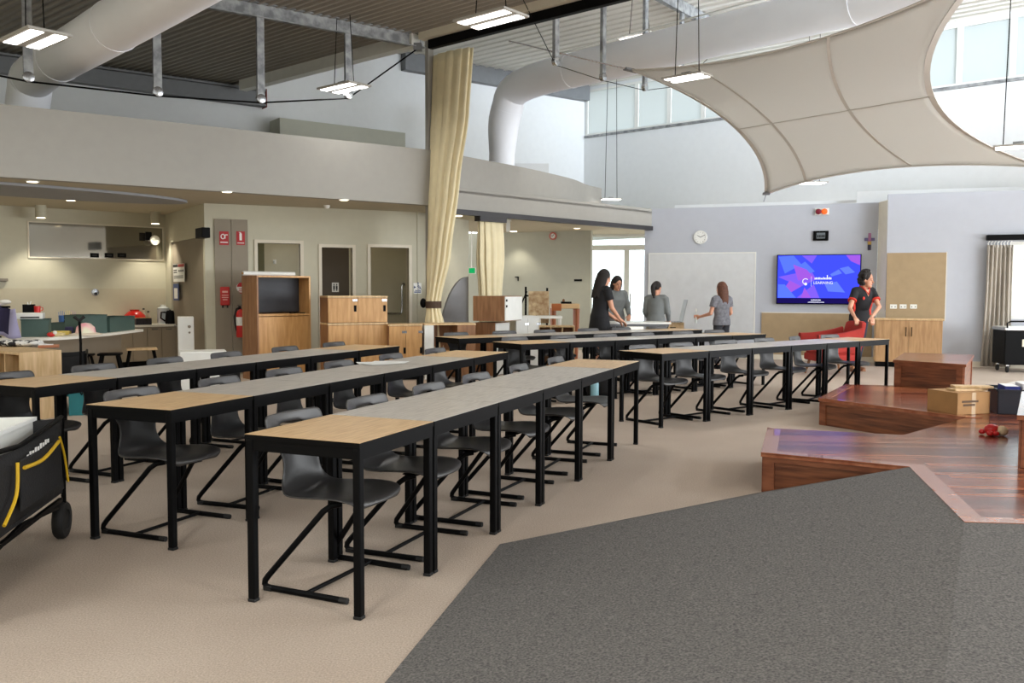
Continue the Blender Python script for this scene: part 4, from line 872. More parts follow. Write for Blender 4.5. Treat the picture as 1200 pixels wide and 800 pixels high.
# side room fittings
t, u0, u1, z0, z1 = wthing(GW, 'wall_clock', 'round pink-rimmed clock high on the side-room wall', 'clock', 644, 272, 652.5, 281)
uc, zc, r = (u0+u1)/2, (z0+z1)/2, (u1-u0)/2; rod(MB(), GW, uc, zc, 0, [(r, 0), (r, .03), (r-.025, .035), (r-.025, .02), (.001, .02)]).build('rim', M('pink_rim', (196, 112, 100), .5), t, smooth=True); rod(MB(), GW, uc, zc, .02, [(r-.03, 0), (r-.03, .003), (.001, .003)]).build('face', m_paper, t)
for a, l in ((.6, .05), (-1.4, .07)): MB().bar(GW.at(uc, zc, .026), GW.at(uc+math.sin(a)*l, zc+math.cos(a)*l, .026), .01, .002, GW.n).build('hand', m_black, t)
t, u0, u1, z0, z1 = wthing(GW, 'power_outlet', 'dark power strip on the side-room wall near the glass doors', 'power point', 673, 327, 682, 329.5); GW.slab(MB(), u0, u1, z0, z1, .02, .02).build('plate', m_rubber, t); GW.slab(MB(), u0+.02, u1-.02, z0+.01, z1-.01, .022, .004).build('face', m_black, t)
t, u0, u1, z0, z1 = wthing(GW, 'wall_hook', 'small black hook on the lit patch of side-room wall', 'hook', 604, 324, 608, 329); GW.slab(MB(), u0, u1, z1-.02, z1, .03, .03).build('bracket', m_black, t); GW.slab(MB(), u1-.02, u1, z0, z1-.02, .03, .02).build('peg', m_black, t)
p = GW.px(551, 318, .5); t = thing('lit_sign', 'green glowing lit sign half hidden by the short cream curtain', 'sign', p)
GW.pslab(MB(), 549, 313.5, 557, 320.5, .5, .04).build('box', m_wplastic, t); GW.pslab(MB(), 549.5, 314, 556.5, 320, .505, .004).build('lit_face', glow('exit_green', (30, 170, 96), .8), t)
GW.pslab(MB(), 552, 262, 553, 313.5, .49, .02).build('hanger', m_wplastic, t)
# ------------------------------------------------------------------ cream curtains
def drape(name, label, secs, mat_, folds, loc_top=None):
    t = thing(name, label, 'curtain', Vector(secs[-1][0])); secs = [(Vector(c), a, b_, ph, an) for c, a, b_, ph, an in secs]; rings = []; N_ = folds*8; K = 7
    for i in range(len(secs)-1):
        for k in range(K if i < len(secs)-2 else K+1):
            g = k/K; s0, s1 = secs[i], secs[i+1]; g2 = g*g*(3-2*g)
            c = s0[0].lerp(s1[0], g); a = s0[1]*(1-g2)+s1[1]*g2; b_ = s0[2]*(1-g2)+s1[2]*g2; an = s0[4]; r_ = []
            for j in range(N_):
                th = 2*PI*j/N_; m_ = 1+.16*math.sin(folds*th+s0[3])+.06*math.sin(2*folds*th+1.3); x, y = a*math.cos(th)*m_, b_*math.sin(th)*m_
                r_.append(c+Vector((x*math.cos(an)-y*math.sin(an), x*math.sin(an)+y*math.cos(an), 0)))
            rings.append(r_)
    MB().loft(rings).build('curtain_drop', mat_, t, smooth=2); return t
def dz(px, py, d): return gy(px, py, d)
D1 = 13.53; an = math.atan2(-.65, .76)
t = drape('stage_curtain', 'tall cream stage curtain gathered beside the steel column', [(dz(531, 61, D1), .37, .09, 0, an), (dz(527, 140, D1), .35, .10, 0, an), (dz(521, 215, D1), .27, .12, 0, an), (dz(514, 300, D1), .19, .13, 0, an), (dz(508, 352, D1), .105, .10, 0, an), (dz(508, 362, D1), .10, .10, 0, an), (dz(509, 378, D1), .14, .12, 0, an), (dz(510, 440, D1), .19, .13, 0, an)], m_curt, 11)
MB().lathe([(.118, -.05), (.124, -.05), (.124, .055), (.118, .055)], dz(508, 357, D1), 20).build('tie_back', M('dark_brown_tie', (74, 56, 44), .8), t, smooth=True)
b = MB(); p = dz(496, 355, D1); b.ell(p, (.05, .05, .075)); b.tube([p, dz(503, 357, D1)], .02, 6); b.build('tie_tassel', m_black, t, smooth=2)
D2 = 14.75; an2 = LF.rz
t = drape('stage_curtain', 'short cream curtain gathered under the straight bulkhead track', [(dz(575.5, 257, D2), .26, .05, 0, an2), (dz(575, 300, D2), .275, .10, 0, an2), (dz(574.5, 345, D2), .225, .10, 0, an2), (dz(574.5, 432, D2), .19, .1, 0, an2)], m_curt, 11)
z_ = LF.hit(640, 258)[1]
tr2 = thing('curtain_track', 'dark curtain track along the straight bulkhead above the short curtain', 'curtain track', LF.at(0, 2.55, .02)); LF.slab(MB(), -.05, LF.L-.02, 2.52, 2.6, .05, .12).build('rail', m_darkbeam if False else M('charcoal_track', (52, 50, 52), .5), tr2)
LF.slab(MB(), LF.hit(560, 250)[0], LF.hit(591, 253)[0], 2.44, 2.52, .06, .14).build('carrier', M('charcoal_track_2', (46, 44, 46), .5), tr2)
pc = gy(553, 255, 15.5)
pb = gy(595.5, 270, 16.2); t = thing('hanging_bracket', 'small white bracket hanging from the ceiling right of the short curtain', 'bracket', (pb.x, pb.y, 2.62)); MB().box((pb.x, pb.y, 2.48), (.07, .26, .20)).build('plate', m_wplastic, t); MB().box((pb.x, pb.y, 2.60), (.12, .3, .04)).build('ceiling_mount', m_wplastic, t)
# curved grey panel
cpn = thing('curved_screen', 'grey quarter-round screen panel behind the tall curtain', 'screen', gy(533, 420, 14.3)); P_ = Pl(gy(512, 400, 14.3)[:2], gy(549, 400, 14.8)[:2])
pts = []; ua, za = P_.hit(513, 400); ub, zb = P_.hit(549, 324)
for k in range(13):
    a = PI-PI/2*k/12; pts.append((ub+(ub-ua)*math.cos(a), .06+(zb-.06)*math.sin(a)))
pts.append((ub, .06)); b = MB(); n_ = len(pts); b.add([P_.at(u, z, 0) for u, z in pts]+[P_.at(u, z, -.04) for u, z in pts], [tuple(range(n_)), tuple(range(n_, 2*n_))[::-1]]+[(i, (i+1) % n_, n_+(i+1) % n_, n_+i) for i in range(n_)])
b.build('panel', M('grey_felt', (148, 148, 150), .9), cpn)
P_.slab(MB(), ua, ub, 0, .06, .03, .1).build('base', m_darkbeam, cpn)
EDGE = ((-30, 396.5), (15, 395.8), (68, 395), (121, 391), (152, 387.4), (168, 385.6))
def edge_y(x):
    for (a, p), (c, q) in zip(EDGE, EDGE[1:]):
        if a <= x <= c: return p+(q-p)*(x-a)/(c-a)
    return 396
# ------------------------------------------------------------------ kitchen counter, its clutter, stools
fr_ = [gz(x, y, .72) for x, y in EDGE]
fr_ = smooth_path(fr_, 5); bk = [p+Vector((-.62, .30, 0)) for p in fr_]
ctr = thing('reception_counter', 'curved white-topped counter in the kitchen with stools under it', 'counter', Vector((-5.6, 11.2, 0)))
P2 = [(p.x, p.y) for p in fr_]; B2 = [(p.x, p.y) for p in bk]
MB().prism(P2+B2[::-1], .685, .72).build('worktop', m_ctop, ctr)
I2 = [(p.x-.42, p.y+.20) for p in fr_]; MB().prism(I2+B2[::-1], .06, .685).build('front_panel', m_gcab, ctr); I3 = [(p.x-.45, p.y+.215) for p in fr_]; MB().prism(I3+B2[::-1], 0, .06).build('kickboard', m_black, ctr)
# back bench along the kitchen wall
u1 = KW.hit(206, 380, .5)[0]; u0 = KW.hit(120, 380, .5)[0]
bb_ = thing('kitchen_bench', 'taupe kitchen bench with cream worktop along the back wall', 'bench', KW.at(u0, 0, .5)); zb = KW.hit(185, 380, .5)[1]
u1 = min(u1, KW.L-.02)
KW.slab(MB(), u0, u1, zb-.04, zb, .52, .5).build('worktop', m_ctop, bb_); KW.slab(MB(), u0, u1, .1, zb-.04, .47, .45).build('carcass', m_gcab, bb_); KW.slab(MB(), u0, u1, 0, .1, .42, .4).build('kickboard', m_black, bb_)
n_ = 5; w_ = (u1-u0)/n_
for k in range(n_):
    d_ = KW.slab(MB(), u0+w_*k+.004, u0+w_*(k+1)-.004, .11, zb-.05, .49, .018).build('door', m_gcab, bb_, bevel=.002); KW.slab(MB(), u0+w_*k+w_*.3, u0+w_*k+w_*.7, zb-.09, zb-.075, .505, .014).build('handle', m_chrome, d_)
def on_bench(px, off=.3): u = KW.hit(px, 375, off)[0]; return KW.at(u, zb, off)
p = on_bench(158, .21); t = thing('mixing_bowl', 'upturned glossy red bowl on the back bench', 'bowl', p); MB().lathe([(.001, .24), (.10, .22), (.17, .15), (.20, .0), (.19, .0), (.16, .14), (.001, .22)], p, 26).build('bowl', M('glossy_red', (206, 38, 30), .2), t, smooth=True); MB().lathe([(.07, .225), (.08, .25), (.07, .25), (.06, .225)], p, 20).build('foot_ring', M('glossy_red_2', (190, 34, 28), .25), t, smooth=True)
p = on_bench(167, .46); t = thing('tissue_box', 'dark patterned box in front of the red bowl', 'box', p); MB().box((p.x, p.y, p.z+.055), (.26, .14, .11), KW.rz).build('carton', M('dark_pattern', (30, 24, 34), .5, noise=.9, scale=30), t, bevel=.004); MB().box((p.x, p.y, p.z+.115), (.24, .12, .008), KW.rz).build('lid', M('tan_lid', (200, 160, 90), .5), t)
for k, (x, col, hh, lab) in enumerate(((168.5, (204, 198, 176), .27, 'pale bottle just right of the red bowl'), (174, (190, 170, 150), .22, 'slim beige bottle beyond the patterned box'))):
    p = on_bench(x, .12); t = thing('bottle', lab, 'bottle', p, 0, 'bottles on the back bench'); MB().lathe([(.001, 0), (.035, 0), (.035, hh*.6), (.015, hh*.75), (.015, hh*.9)], p, 16).build('body', M('bottle_%d' % k, col, .3), t, smooth=True); MB().lathe([(.018, hh*.9), (.018, hh), (.001, hh)], p, 12).build('cap', m_black, t)
p = on_bench(191.5, .2); t = thing('water_jug', 'clear plastic water dispenser beside the black kettle', 'jug', p); MB().lathe([(.001, 0), (.09, 0), (.1, .03), (.1, .27), (.04, .30)], p, 20).build('tank', M('clear_plastic', (200, 206, 210), .15), t, smooth=True); MB().lathe([(.045, .295), (.045, .33), (.001, .33)], p, 14).build('lid', m_wplastic, t)
p = on_bench(199.5, .38); t = thing('kettle', 'black electric kettle on the end of the back bench', 'kettle', p); MB().lathe([(.001, 0), (.08, 0), (.085, .03), (.07, .2), (.05, .23), (.001, .235)], p, 22).build('body', m_black, t, smooth=True); b = MB(); b.tube([p+Vector((-.07, -.02, .2)), p+Vector((-.14, -.03, .2)), p+Vector((-.15, -.03, .1)), p+Vector((-.08, -.02, .05))], .014, 8); b.build('handle', m_black, t, smooth=True); MB().ell(p+Vector((0, 0, .235)), (.016, .016, .014)).build('lid_knob', m_black, t, smooth=2)
def on_ctr(px, py): return gz(px, py, .72)
def tub(label, x0, x1, yb, h, dep, ang=None):
    a, c = on_ctr(x0, min(yb, edge_y(x0)-.7)), on_ctr(x1, min(yb, edge_y(x1)-.7)); u = (c-a).normalized(); n = Vector((-u.y, u.x, 0)); L = (c-a).length; t = thing('storage_tub', label, 'tub', a, 0, 'dark green tubs on the counter'); b = MB(); Zv = Vector((0, 0, 1))
    for (x, y, dx, dy) in ((0, 0, L, .008), (0, dep-.008, L, .008), (0, .008, .008, dep-.016), (L-.008, .008, .008, dep-.016)): b.frame(a+u*x+n*y, u, n, Zv, dx, dy, h)
    b.frame(a+u*.008+n*.008, u, n, Zv, L-.016, dep-.016, .008); b.build('body', m_green, t); b = MB()
    for (x, y, dx, dy) in ((-.006, -.006, L+.012, .014), (-.006, dep-.008, L+.012, .014), (-.006, .008, .014, dep-.016), (L-.008, .008, .014, dep-.016)): b.frame(a+u*x+n*y+Zv*(h-.014), u, n, Zv, dx, dy, .016)
    b.build('rim', M('green_rim', (58, 78, 72), .5), t); return t, a, u, n, L
t1, a1, uu, nn, L1 = tub('dark green tub with a white machine on top at the counter left', 25, 57, 395.5, .22, .34)
tub('low dark green tub behind the toy clutter mid-counter', 60, 76, 389, .13, .22)
tub('dark green tub behind the pastel sun hat', 97, 125.5, 391.5, .25, .30)
tub('dark green tub at the right end of the counter', 129, 158, 391, .205, .3)
Zv = Vector((0, 0, 1)); P = a1+nn*.03-uu*.06+Zv*.222
t = thing('printer', 'white flat printer lying across the left green tub', 'printer', P); MB().frame(P, uu, nn, Zv, L1*.98, .28, .075).build('case', m_wplastic, t, bevel=.008); MB().frame(P+nn*-.002+uu*.05+Zv*.012, uu, nn, Zv, L1*.7, .003, .018).build('paper_slot', m_rubber, t); MB().frame(P+uu*.03+nn*.03+Zv*.075, uu, nn, Zv, .22, .14, .004).build('scanner_lid', m_ctop, t)
Q = P+uu*.07+nn*.06+Zv*.081; t = thing('pen_pot', 'square black pen pot standing on the white printer', 'pot', Q); b = MB()
for (x, y, dx, dy) in ((0, 0, .13, .006), (0, .114, .13, .006), (0, .006, .006, .108), (.124, .006, .006, .108)): b.frame(Q+uu*x+nn*y, uu, nn, Zv, dx, dy, .10)
b.frame(Q+uu*.006+nn*.006, uu, nn, Zv, .118, .108, .006); b.build('pot', m_black, t); b = MB(); b.tube([Q+uu*.05+nn*.05+Zv*.01, Q+uu*.09+nn*.06+Zv*.14], .006, 6); b.tube([Q+uu*.08+nn*.05+Zv*.01, Q+uu*.05+nn*.06+Zv*.13], .006, 6); b.build('pens', m_wplastic, t)
Q = P+uu*.235+nn*.06+Zv*.081; t = thing('mug', 'small red mug beside the black pen pot', 'mug', Q); MB().lathe([(.001, 0), (.036, 0), (.038, .08), (.033, .08), (.032, .01), (.001, .01)], Q, 18).build('cup', m_red, t, smooth=True); MB().tube([Q+uu*.036+Zv*.065, Q+uu*.06+Zv*.06, Q+uu*.06+Zv*.03, Q+uu*.037+Zv*.02], .006, 6).build('handle', m_red, t, smooth=True)
for k, (x, y, col, lab) in enumerate(((63, 386, (58, 104, 168), 'blue pencil cup standing behind the low green tub'), (71, 385.5, (214, 204, 120), 'yellow pencil cup between the blue and purple ones'), (76, 385, (176, 140, 170), 'purple pencil cup left of the paper trays'))):
    p = on_ctr(x, y)+Vector((0, .25, .0)); t = thing('pencil_cup', lab, 'cup', p, 0, 'pencil cups on the counter'); MB().lathe([(.001, 0), (.045, 0), (.05, .2), (.044, .2), (.042, .01), (.001, .01)], p, 18).build('cup', M('cup_%d' % k, col, .4), t, smooth=True); b = MB()
    for j in range(5): b.tube([p+Vector((.012*(j-2), .01*(j % 3-1), .02)), p+Vector((.02*(j-2), .02*(j % 3-1), .25+.02*(j % 2)))], .004, 5)
    b.build('pencils', M('pencils_%d' % k, tuple(min(255, c+20) for c in col), .5), t)
p = on_ctr(84, 389)+Vector((0, .22, 0)); t = thing('paper_tray', 'stack of black letter trays holding paper on the counter', 'tray', p)
for k in range(4):
    b = MB(); b.box((p.x, p.y, .725+.058*k), (.26, .33, .006)); b.box((p.x-.127, p.y, .745+.058*k), (.006, .33, .04)); b.box((p.x+.127, p.y, .745+.058*k), (.006, .33, .04)); b.build('tray', m_black, t); MB().box((p.x, p.y-.02, .738+.058*k), (.22, .3, .018)).build('paper_stack', m_paper, t)
for k in range(3):
    for sx in (-1, 1): MB().box((p.x+sx*.127, p.y+.1, .7785+.058*k), (.006, .03, .032)).build('riser', m_black, t)
Q = p+Vector((-.05, 0, .21)); t = thing('stapler', 'small black stapler on top of the letter trays', 'stapler', Q); MB().box((Q.x, Q.y, .945-.0), (.15, .035, .03), .3).build('arm', m_black, t, bevel=.008); MB().box((Q.x, Q.y, .926), (.16, .04, .012), .3).build('base', m_rubber, t)
p = on_ctr(102, 391.5)+Vector((.06, -.16, 0)); t = thing('sun_hat', 'pastel pink and cream sun hat lying on the counter', 'hat', p); MB().lathe([(.001, .16), (.06, .15), (.11, .10), (.125, .02), (.001, .02)], p, 24).build('crown', ramp2('pastel_cloth', (236, 150, 170), (226, 226, 200), 6, (1, 1, 1), .8), t, smooth=True); MB().lathe([(.001, .001), (.2, .002), (.2, .012), (.125, .03), (.001, .03)], p, 28).build('brim', M('cream_cloth', (226, 214, 196), .85), t, smooth=True)
for k, (x, y, sx, sy, sz, col, lab) in enumerate(((66, 393.5, .30, .21, .03, (222, 204, 150), 'cream exercise books lying flat at the counter edge'), (78, 392.5, .22, .16, .045, (214, 190, 96), 'yellow box of blocks before the low green tub'), (88, 391.5, .1, .1, .09, (48, 44, 84), 'small navy box left of the sun hat'), (58.5, 392, .09, .09, .13, (222, 222, 214), 'white glue bottle box beside the left green tub'))):
    p = on_ctr(x, y); t = thing('supply_box', lab, 'box', p, 0, 'small supplies on the counter'); MB().box((p.x-.1, p.y+.06, .722+sz/2), (sx, sy, sz), .3).build('carton', M('supply_%d' % k, col, .6, noise=.15, scale=20), t, bevel=.004); MB().box((p.x-.1, p.y+.06, .722+sz+.002), (sx*.8, sy*.8, .004), .3).build('lid', M('supply_lid_%d' % k, tuple(min(255, c+25) for c in col), .6), t)
p = on_ctr(62, 395); t = thing('toy_figure', 'tiny red toy at the foot of white glue box', 'toy', p); MB().ell((p.x-.05, p.y+.05, .75), (.05, .04, .03)).build('body', m_red, t, smooth=2); MB().ell((p.x-.0, p.y+.05, .775), (.025, .025, .025)).build('head', m_wplastic, t, smooth=2)
# banner / coat at the far left
p = gz(5, 396, .72)+Vector((.05, -.05, 0)); bn = thing('draped_banner', 'navy, purple and grey cloth draped at the left end of the counter', 'banner', (p.x, p.y, .724)); rows_ = []
for k in range(9):
    v = k/8; z_ = 1.09-.35*v; rows_.append([Vector((p.x-.34+.50*(s/10)+.06*v*(s/10), p.y-.02+.05*math.sin(s*1.1+2*v)-.06*v, z_-.02*math.sin(s*.9))) for s in range(11)])
b = MB().loft(rows_, closed=False); b.mi = [(1 if (i % 10) > 7 or i > 69 else 0) for i in range(len(b.mi))]; b.build('banner_cloth', [M('navy_cloth', (34, 28, 62), .8, noise=.2), M('lilac_cloth', (150, 146, 176), .8)], bn, smooth=2, solid=.008, keep=True)
MB().tube([(p.x-.32, p.y, 1.1), (p.x+.06, p.y, 1.1)], .012, 8).build('hanging_rod', m_black, bn); b = MB(); b.tube([(p.x-.28, p.y+.0, .725), (p.x-.28, p.y, 1.1)], .014, 8); b.box((p.x-.2, p.y, .734), (.2, .16, .02)); b.build('stand', m_black, bn)
p2 = bk[6]; t = thing('folded_cloth', 'pink and white cloth bundle on top of the banner', 'cloth', (p.x-.2, p.y, 1.11)); MB().ell((p.x-.15, p.y, 1.14), (.16, .08, .035)).build('bundle', ramp2('pink_cloth', (170, 60, 110), (220, 214, 210), 9, (1, 1, 1), .85), t, smooth=2); MB().ell((p.x-.0, p.y, 1.16), (.07, .06, .03)).build('fold', M('white_cloth', (214, 212, 206), .85), t, smooth=2)
def stool(label, px, py, z, rz, topm, w_=.42, d_=.26):
    p = gz(px, py, z); t = thing('low_stool', label, 'stool', (p.x, p.y, 0), rz, 'low stools under the counter'); MB().box((0, 0, z-.015), (w_, d_, .03)).build('seat', topm, t, world=False, bevel=.008)
    for sx in (-1, 1):
        for sy in (-1, 1): MB().bar((sx*(w_/2-.05), sy*(d_/2-.04), z-.03), (sx*(w_/2+.03), sy*(d_/2+.02), 0), .028, .028).build('leg', m_black, t, world=False)
    for sx in (-1, 1): MB().bar((sx*(w_/2-.01), -(d_/2), .16), (sx*(w_/2-.01), d_/2, .16), .02, .02).build('stretcher', m_black, t, world=False)
    return t
stool('pale-topped low stool at the right end of the counter', 166, 407.5, .45, .45, m_book)
stool('dark low stool left of the pale-topped stool', 129, 413.5, .43, .3, m_black, .30); stool('dark low stool half hidden behind the teal wagon handle', 95, 414.5, .43, .2, m_black, .30)
# white cabinets near the kitchen door
def slimbox(name, label, cat, A, u, W_, D_, z0, z1, mm, knobs=()):
    u = Vector((*u, 0)).normalized(); n = Vector((u.y, -u.x, 0)); A = Vector((*A, z0)); t = thing(name, label, cat, A); MB().frame(A-n*D_, u, n, Zv, W_, D_-.02, z1-z0).build('body', mm, t, bevel=.006); d_ = MB().frame(A-n*.018+u*.004+Zv*.03, u, n, Zv, W_-.008, .018, z1-z0-.04).build('door', mm, t, bevel=.003)
    for x, z_, r in knobs: MB().lathe([(r, 0), (r, .012), (r*.6, .02), (.001, .021)], n=12, m=Matrix.Translation(A+u*(W_*x)+Zv*((z1-z0)*z_)) @ Matrix((u, Zv, n)).transposed().to_4x4()).build('knob', m_gdoor, d_, smooth=True)
    return t, A, u, n
p = RT.px(206, 400, .28); q_ = gz(213, 438, 0)
slimbox('water_cooler', 'tall slim white cabinet before the taupe kitchen door', 'cabinet', (-5.02, 13.25), (.93, .36), .23, .35, 0, .90, m_wplastic, ((.72, .84, .022), (.72, .74, .016)))
slimbox('storage_box', 'low white cabinet standing behind the third row of tables', 'cabinet', (-4.15, 11.0), (.93, .36), .56, .42, 0, .535, m_wplastic, ((.93, .8, .02),))
# ------------------------------------------------------------------ bookcase with blackboard, oak lockers
A = Vector((-3.68, 12.75, 0)); u = Vector((.72, .69, 0)).normalized(); n = Vector((u.y, -u.x, 0)); Wb, Db, Hb = .88, .46, 1.52
bc = thing('display_cabinet', 'tall oak display cabinet with black board set in its upper half', 'cabinet', A)
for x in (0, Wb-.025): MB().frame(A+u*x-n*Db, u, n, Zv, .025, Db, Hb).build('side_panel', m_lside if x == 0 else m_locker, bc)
MB().frame(A-n*Db+Zv*(Hb-.025)+u*.025, u, n, Zv, Wb-.05, Db, .025).build('top_panel', m_locker, bc)
MB().frame(A-n*Db+u*.025, u, n, Zv, Wb-.05, .015, Hb-.025).build('back_panel', m_lside, bc)
MB().frame(A-n*.3+u*.03+Zv*.98, u, n, Zv, Wb-.06, .012, .51).build('blackboard', M('slate_board', (44, 46, 52), .55, noise=.2, scale=3), bc)
MB().frame(A-n*.3+u*.025+Zv*.93, u, n, Zv, Wb-.05, .3, .03).build('shelf', m_locker, bc)
MB().frame(A-n*.02+u*.025+Zv*.06, u, n, Zv, Wb-.05, .02, .86).build('front_board', m_locker, bc, bevel=.002)
MB().frame(A-n*.06+u*.025+Zv*.0, u, n, Zv, Wb-.05, .03, .06).build('plinth', m_black, bc)
t = thing('paper_roll', 'long white paper roll lying on top of the display cabinet', 'roll', A-n*.25+Zv*Hb); MB().tube([A-n*.3+u*-.06+Zv*(Hb+.033), A-n*.3+u*.78+Zv*(Hb+.033)], .032, 14).build('roll', m_paper, t, smooth=True); MB().tube([A-n*.3+u*-.075+Zv*(Hb+.033), A-n*.3+u*-.06+Zv*(Hb+.033)], .018, 10).build('core', m_card, t)
for k, (x, l) in enumerate(((.60, .1), (.68, .08), (.76, .09))): Q = A-n*.12+u*x+Zv*.966; tag(MB().bar(Q, Q+u*l*.8+n*.03*(k-1), .03, .012).build('chalk_eraser', m_black, loc=Q), ('left', 'middle', 'right')[k]+' dark eraser on the display cabinet shelf', 'eraser', 'erasers on the cabinet shelf')
LA = (-2.62, 12.55); LU = (.95, .31); LU0 = (.9, .44)
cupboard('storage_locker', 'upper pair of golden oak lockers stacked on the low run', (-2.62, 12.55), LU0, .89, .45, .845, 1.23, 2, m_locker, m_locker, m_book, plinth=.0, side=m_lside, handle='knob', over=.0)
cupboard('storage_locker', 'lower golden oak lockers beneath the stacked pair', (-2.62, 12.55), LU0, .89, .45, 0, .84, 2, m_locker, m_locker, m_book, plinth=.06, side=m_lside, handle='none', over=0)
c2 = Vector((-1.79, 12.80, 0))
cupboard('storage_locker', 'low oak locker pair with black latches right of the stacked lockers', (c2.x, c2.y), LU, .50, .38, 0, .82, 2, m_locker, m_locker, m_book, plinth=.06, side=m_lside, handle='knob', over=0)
c3 = c2+Vector((.95, .31, 0)).normalized()*.53; uu = Vector((.95, .31, 0)).normalized(); nn = Vector((uu.y, -uu.x, 0))
SD = .38; t = thing('open_shelf_unit', 'low open shelf unit with pale ends beside the oak lockers', 'shelf unit', c3)
MB().frame(c3-nn*SD, uu, nn, Zv, .14, SD, .80).build('end_panel', m_wplastic, t); MB().frame(c3-nn*SD+uu*.5, uu, nn, Zv, .28, SD, .80).build('cupboard_end', m_lside, t)
MB().frame(c3-nn*SD+uu*.14, uu, nn, Zv, .36, .02, .80).build('back_panel', m_lside, t); MB().frame(c3-nn*(SD-.02)+uu*.14+Zv*.4, uu, nn, Zv, .36, SD-.02, .02).build('shelf', m_locker, t); MB().frame(c3-nn*SD+Zv*.80, uu, nn, Zv, .78, SD+.01, .025).build('top', m_book, t)
def cornerbox(name, label, px, d, lw, rw, z0, z1, ml, mr, latch=True):
    c = gy(px, 380, d); c.z = z0; ul = Vector((-.9, .36, 0)).normalized(); ur = Vector((.42, .9, 0)).normalized(); t = thing(name, label, 'locker', c); a, b_ = c+ul*lw, c+ur*rw
    MB().prism([c[:2], b_[:2], (a+ur*rw)[:2], a[:2]], z0, z1).build('body', ml, t, bevel=.003); f = Vector((ur.y, -ur.x, 0))
    d_ = MB().frame(c+ur*.006+f*.001+Zv*.01, ur, f, Zv, rw-.012, .016, z1-z0-.02).build('door', mr, t, bevel=.002)
    if latch:
        for q in (.55, .78): MB().frame(c+ur*.02+f*.017+Zv*((z1-z0)*q), ur, f, Zv, .03, .012, .035).build('latch', m_black, d_)
    return t
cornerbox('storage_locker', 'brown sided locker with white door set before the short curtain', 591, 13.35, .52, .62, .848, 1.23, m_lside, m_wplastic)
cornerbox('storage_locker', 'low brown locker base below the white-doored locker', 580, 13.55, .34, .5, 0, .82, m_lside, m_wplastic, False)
p = gy(603, 380, 14.0); cupboard('white_locker', 'low white locker right of the white-doored locker', (.06, 14.25), (.92, .38), .42, .4, 0, .90, 2, m_wplastic, m_wplastic, m_wplastic, plinth=.05, handle='knob', over=0)
# things at the far side-room wall
p = gy(642, 372, 15.6); t = thing('display_easel', 'black framed easel carrying a leafy tan cloth panel', 'easel', (p.x-.15, 15.6, 0)); x0, x1 = gy(616, 370, 15.6).x, gy(641, 370, 15.6).x
for x in (x0, x1): b = MB(); b.bar((x, 15.6, 0), (x, 15.6, 1.38 if x == x0 else 1.36), .035, .035); b.bar((x, 15.35, .02), (x, 15.85, .02), .03, .03); b.build('post', m_black, t)
MB().bar((x0, 15.6, 1.22), (x1, 15.6, 1.22), .03, .03).build('cross_rail', m_black, t); MB().bar((x0-.1, 15.6, 1.02), (x0+.02, 15.6, 1.30), .025, .025).build('brace', m_black, t)
MB().box(((x0+x1)/2+.04, 15.55, 1.02), (x1-x0-.02, .03, .56)).build('cloth_panel', ramp2('leafy_cloth', (150, 118, 84), (206, 184, 146), 9, (1, 1, 1), .85), t)
xw0, xw1 = gy(646, 370, 16.6).x, gy(679, 370, 16.6).x; t = thing('workbench', 'small wooden workbench with tapered legs at the side-room wall', 'workbench', ((xw0+xw1)/2, 16.8, 0)); xm = (xw0+xw1)/2; W_ = xw1-xw0
MB().box((xm, 16.8, 1.02), (W_, .5, .09)).build('benchtop', M('beech', (224, 188, 140), .45), t, bevel=.01); MB().box((xm-W_*.32, 16.54, 1.0), (W_*.34, .04, .13)).build('vice_jaw', M('orange_wood', (188, 106, 52), .5), t)
for sx in (-1, 1):
    for sy in (-1, 1): MB().tube([(xm+sx*W_*.42, 16.8+sy*.2, .975), (xm+sx*W_*.40, 16.8+sy*.2, 0)], [.05, .03], 8).build('leg', M('reddish_leg', (170, 100, 62), .5), t)
Q = Vector((xm+.02, 16.7, 1.065)); t = thing('hand_plane', 'small dark tool lying on the wooden workbench', 'tool', Q); MB().box((Q.x, Q.y, Q.z+.02), (.2, .06, .04), .2).build('sole', m_black, t, bevel=.006); MB().ell((Q.x-.05, Q.y, Q.z+.06), (.025, .02, .03)).build('knob', m_lside, t, smooth=2)
xs0, xs1 = gy(630, 375, 15.2).x, gy(658, 375, 15.2).x; t = thing('side_table', 'small white table before the wooden workbench', 'table', ((xs0+xs1)/2, 15.2, 0)); MB().box(((xs0+xs1)/2, 15.2, .86), (xs1-xs0, .5, .04)).build('tabletop', m_wplastic, t)
for sx in (-1, 1):
    for sy in (-1, 1): MB().box(((xs0+xs1)/2+sx*((xs1-xs0)/2-.03), 15.2+sy*.2, .42), (.035, .035, .84)).build('leg', m_wplastic, t)
xp0, xp1 = gy(631, 385, 14.7).x, gy(673, 385, 14.7).x; t = thing('pigeonhole_shelf', 'pale wooden pigeonhole shelf along the side room', 'shelf', ((xp0+xp1)/2, 14.75, 0)); MB().box(((xp0+xp1)/2, 14.75, .72), (xp1-xp0, .35, .025)).build('top', m_book, t); MB().box(((xp0+xp1)/2, 14.75, .30), (xp1-xp0, .35, .025)).build('bottom', m_book, t); MB().box(((xp0+xp1)/2, 14.92, .36), (xp1-xp0, .012, .70)).build('back_panel', m_lside, t)
for k in range(4): MB().box((xp0+.01+(xp1-xp0-.02)*k/3, 14.75, .354), (.02, .33, .707)).build('divider', m_book, t)
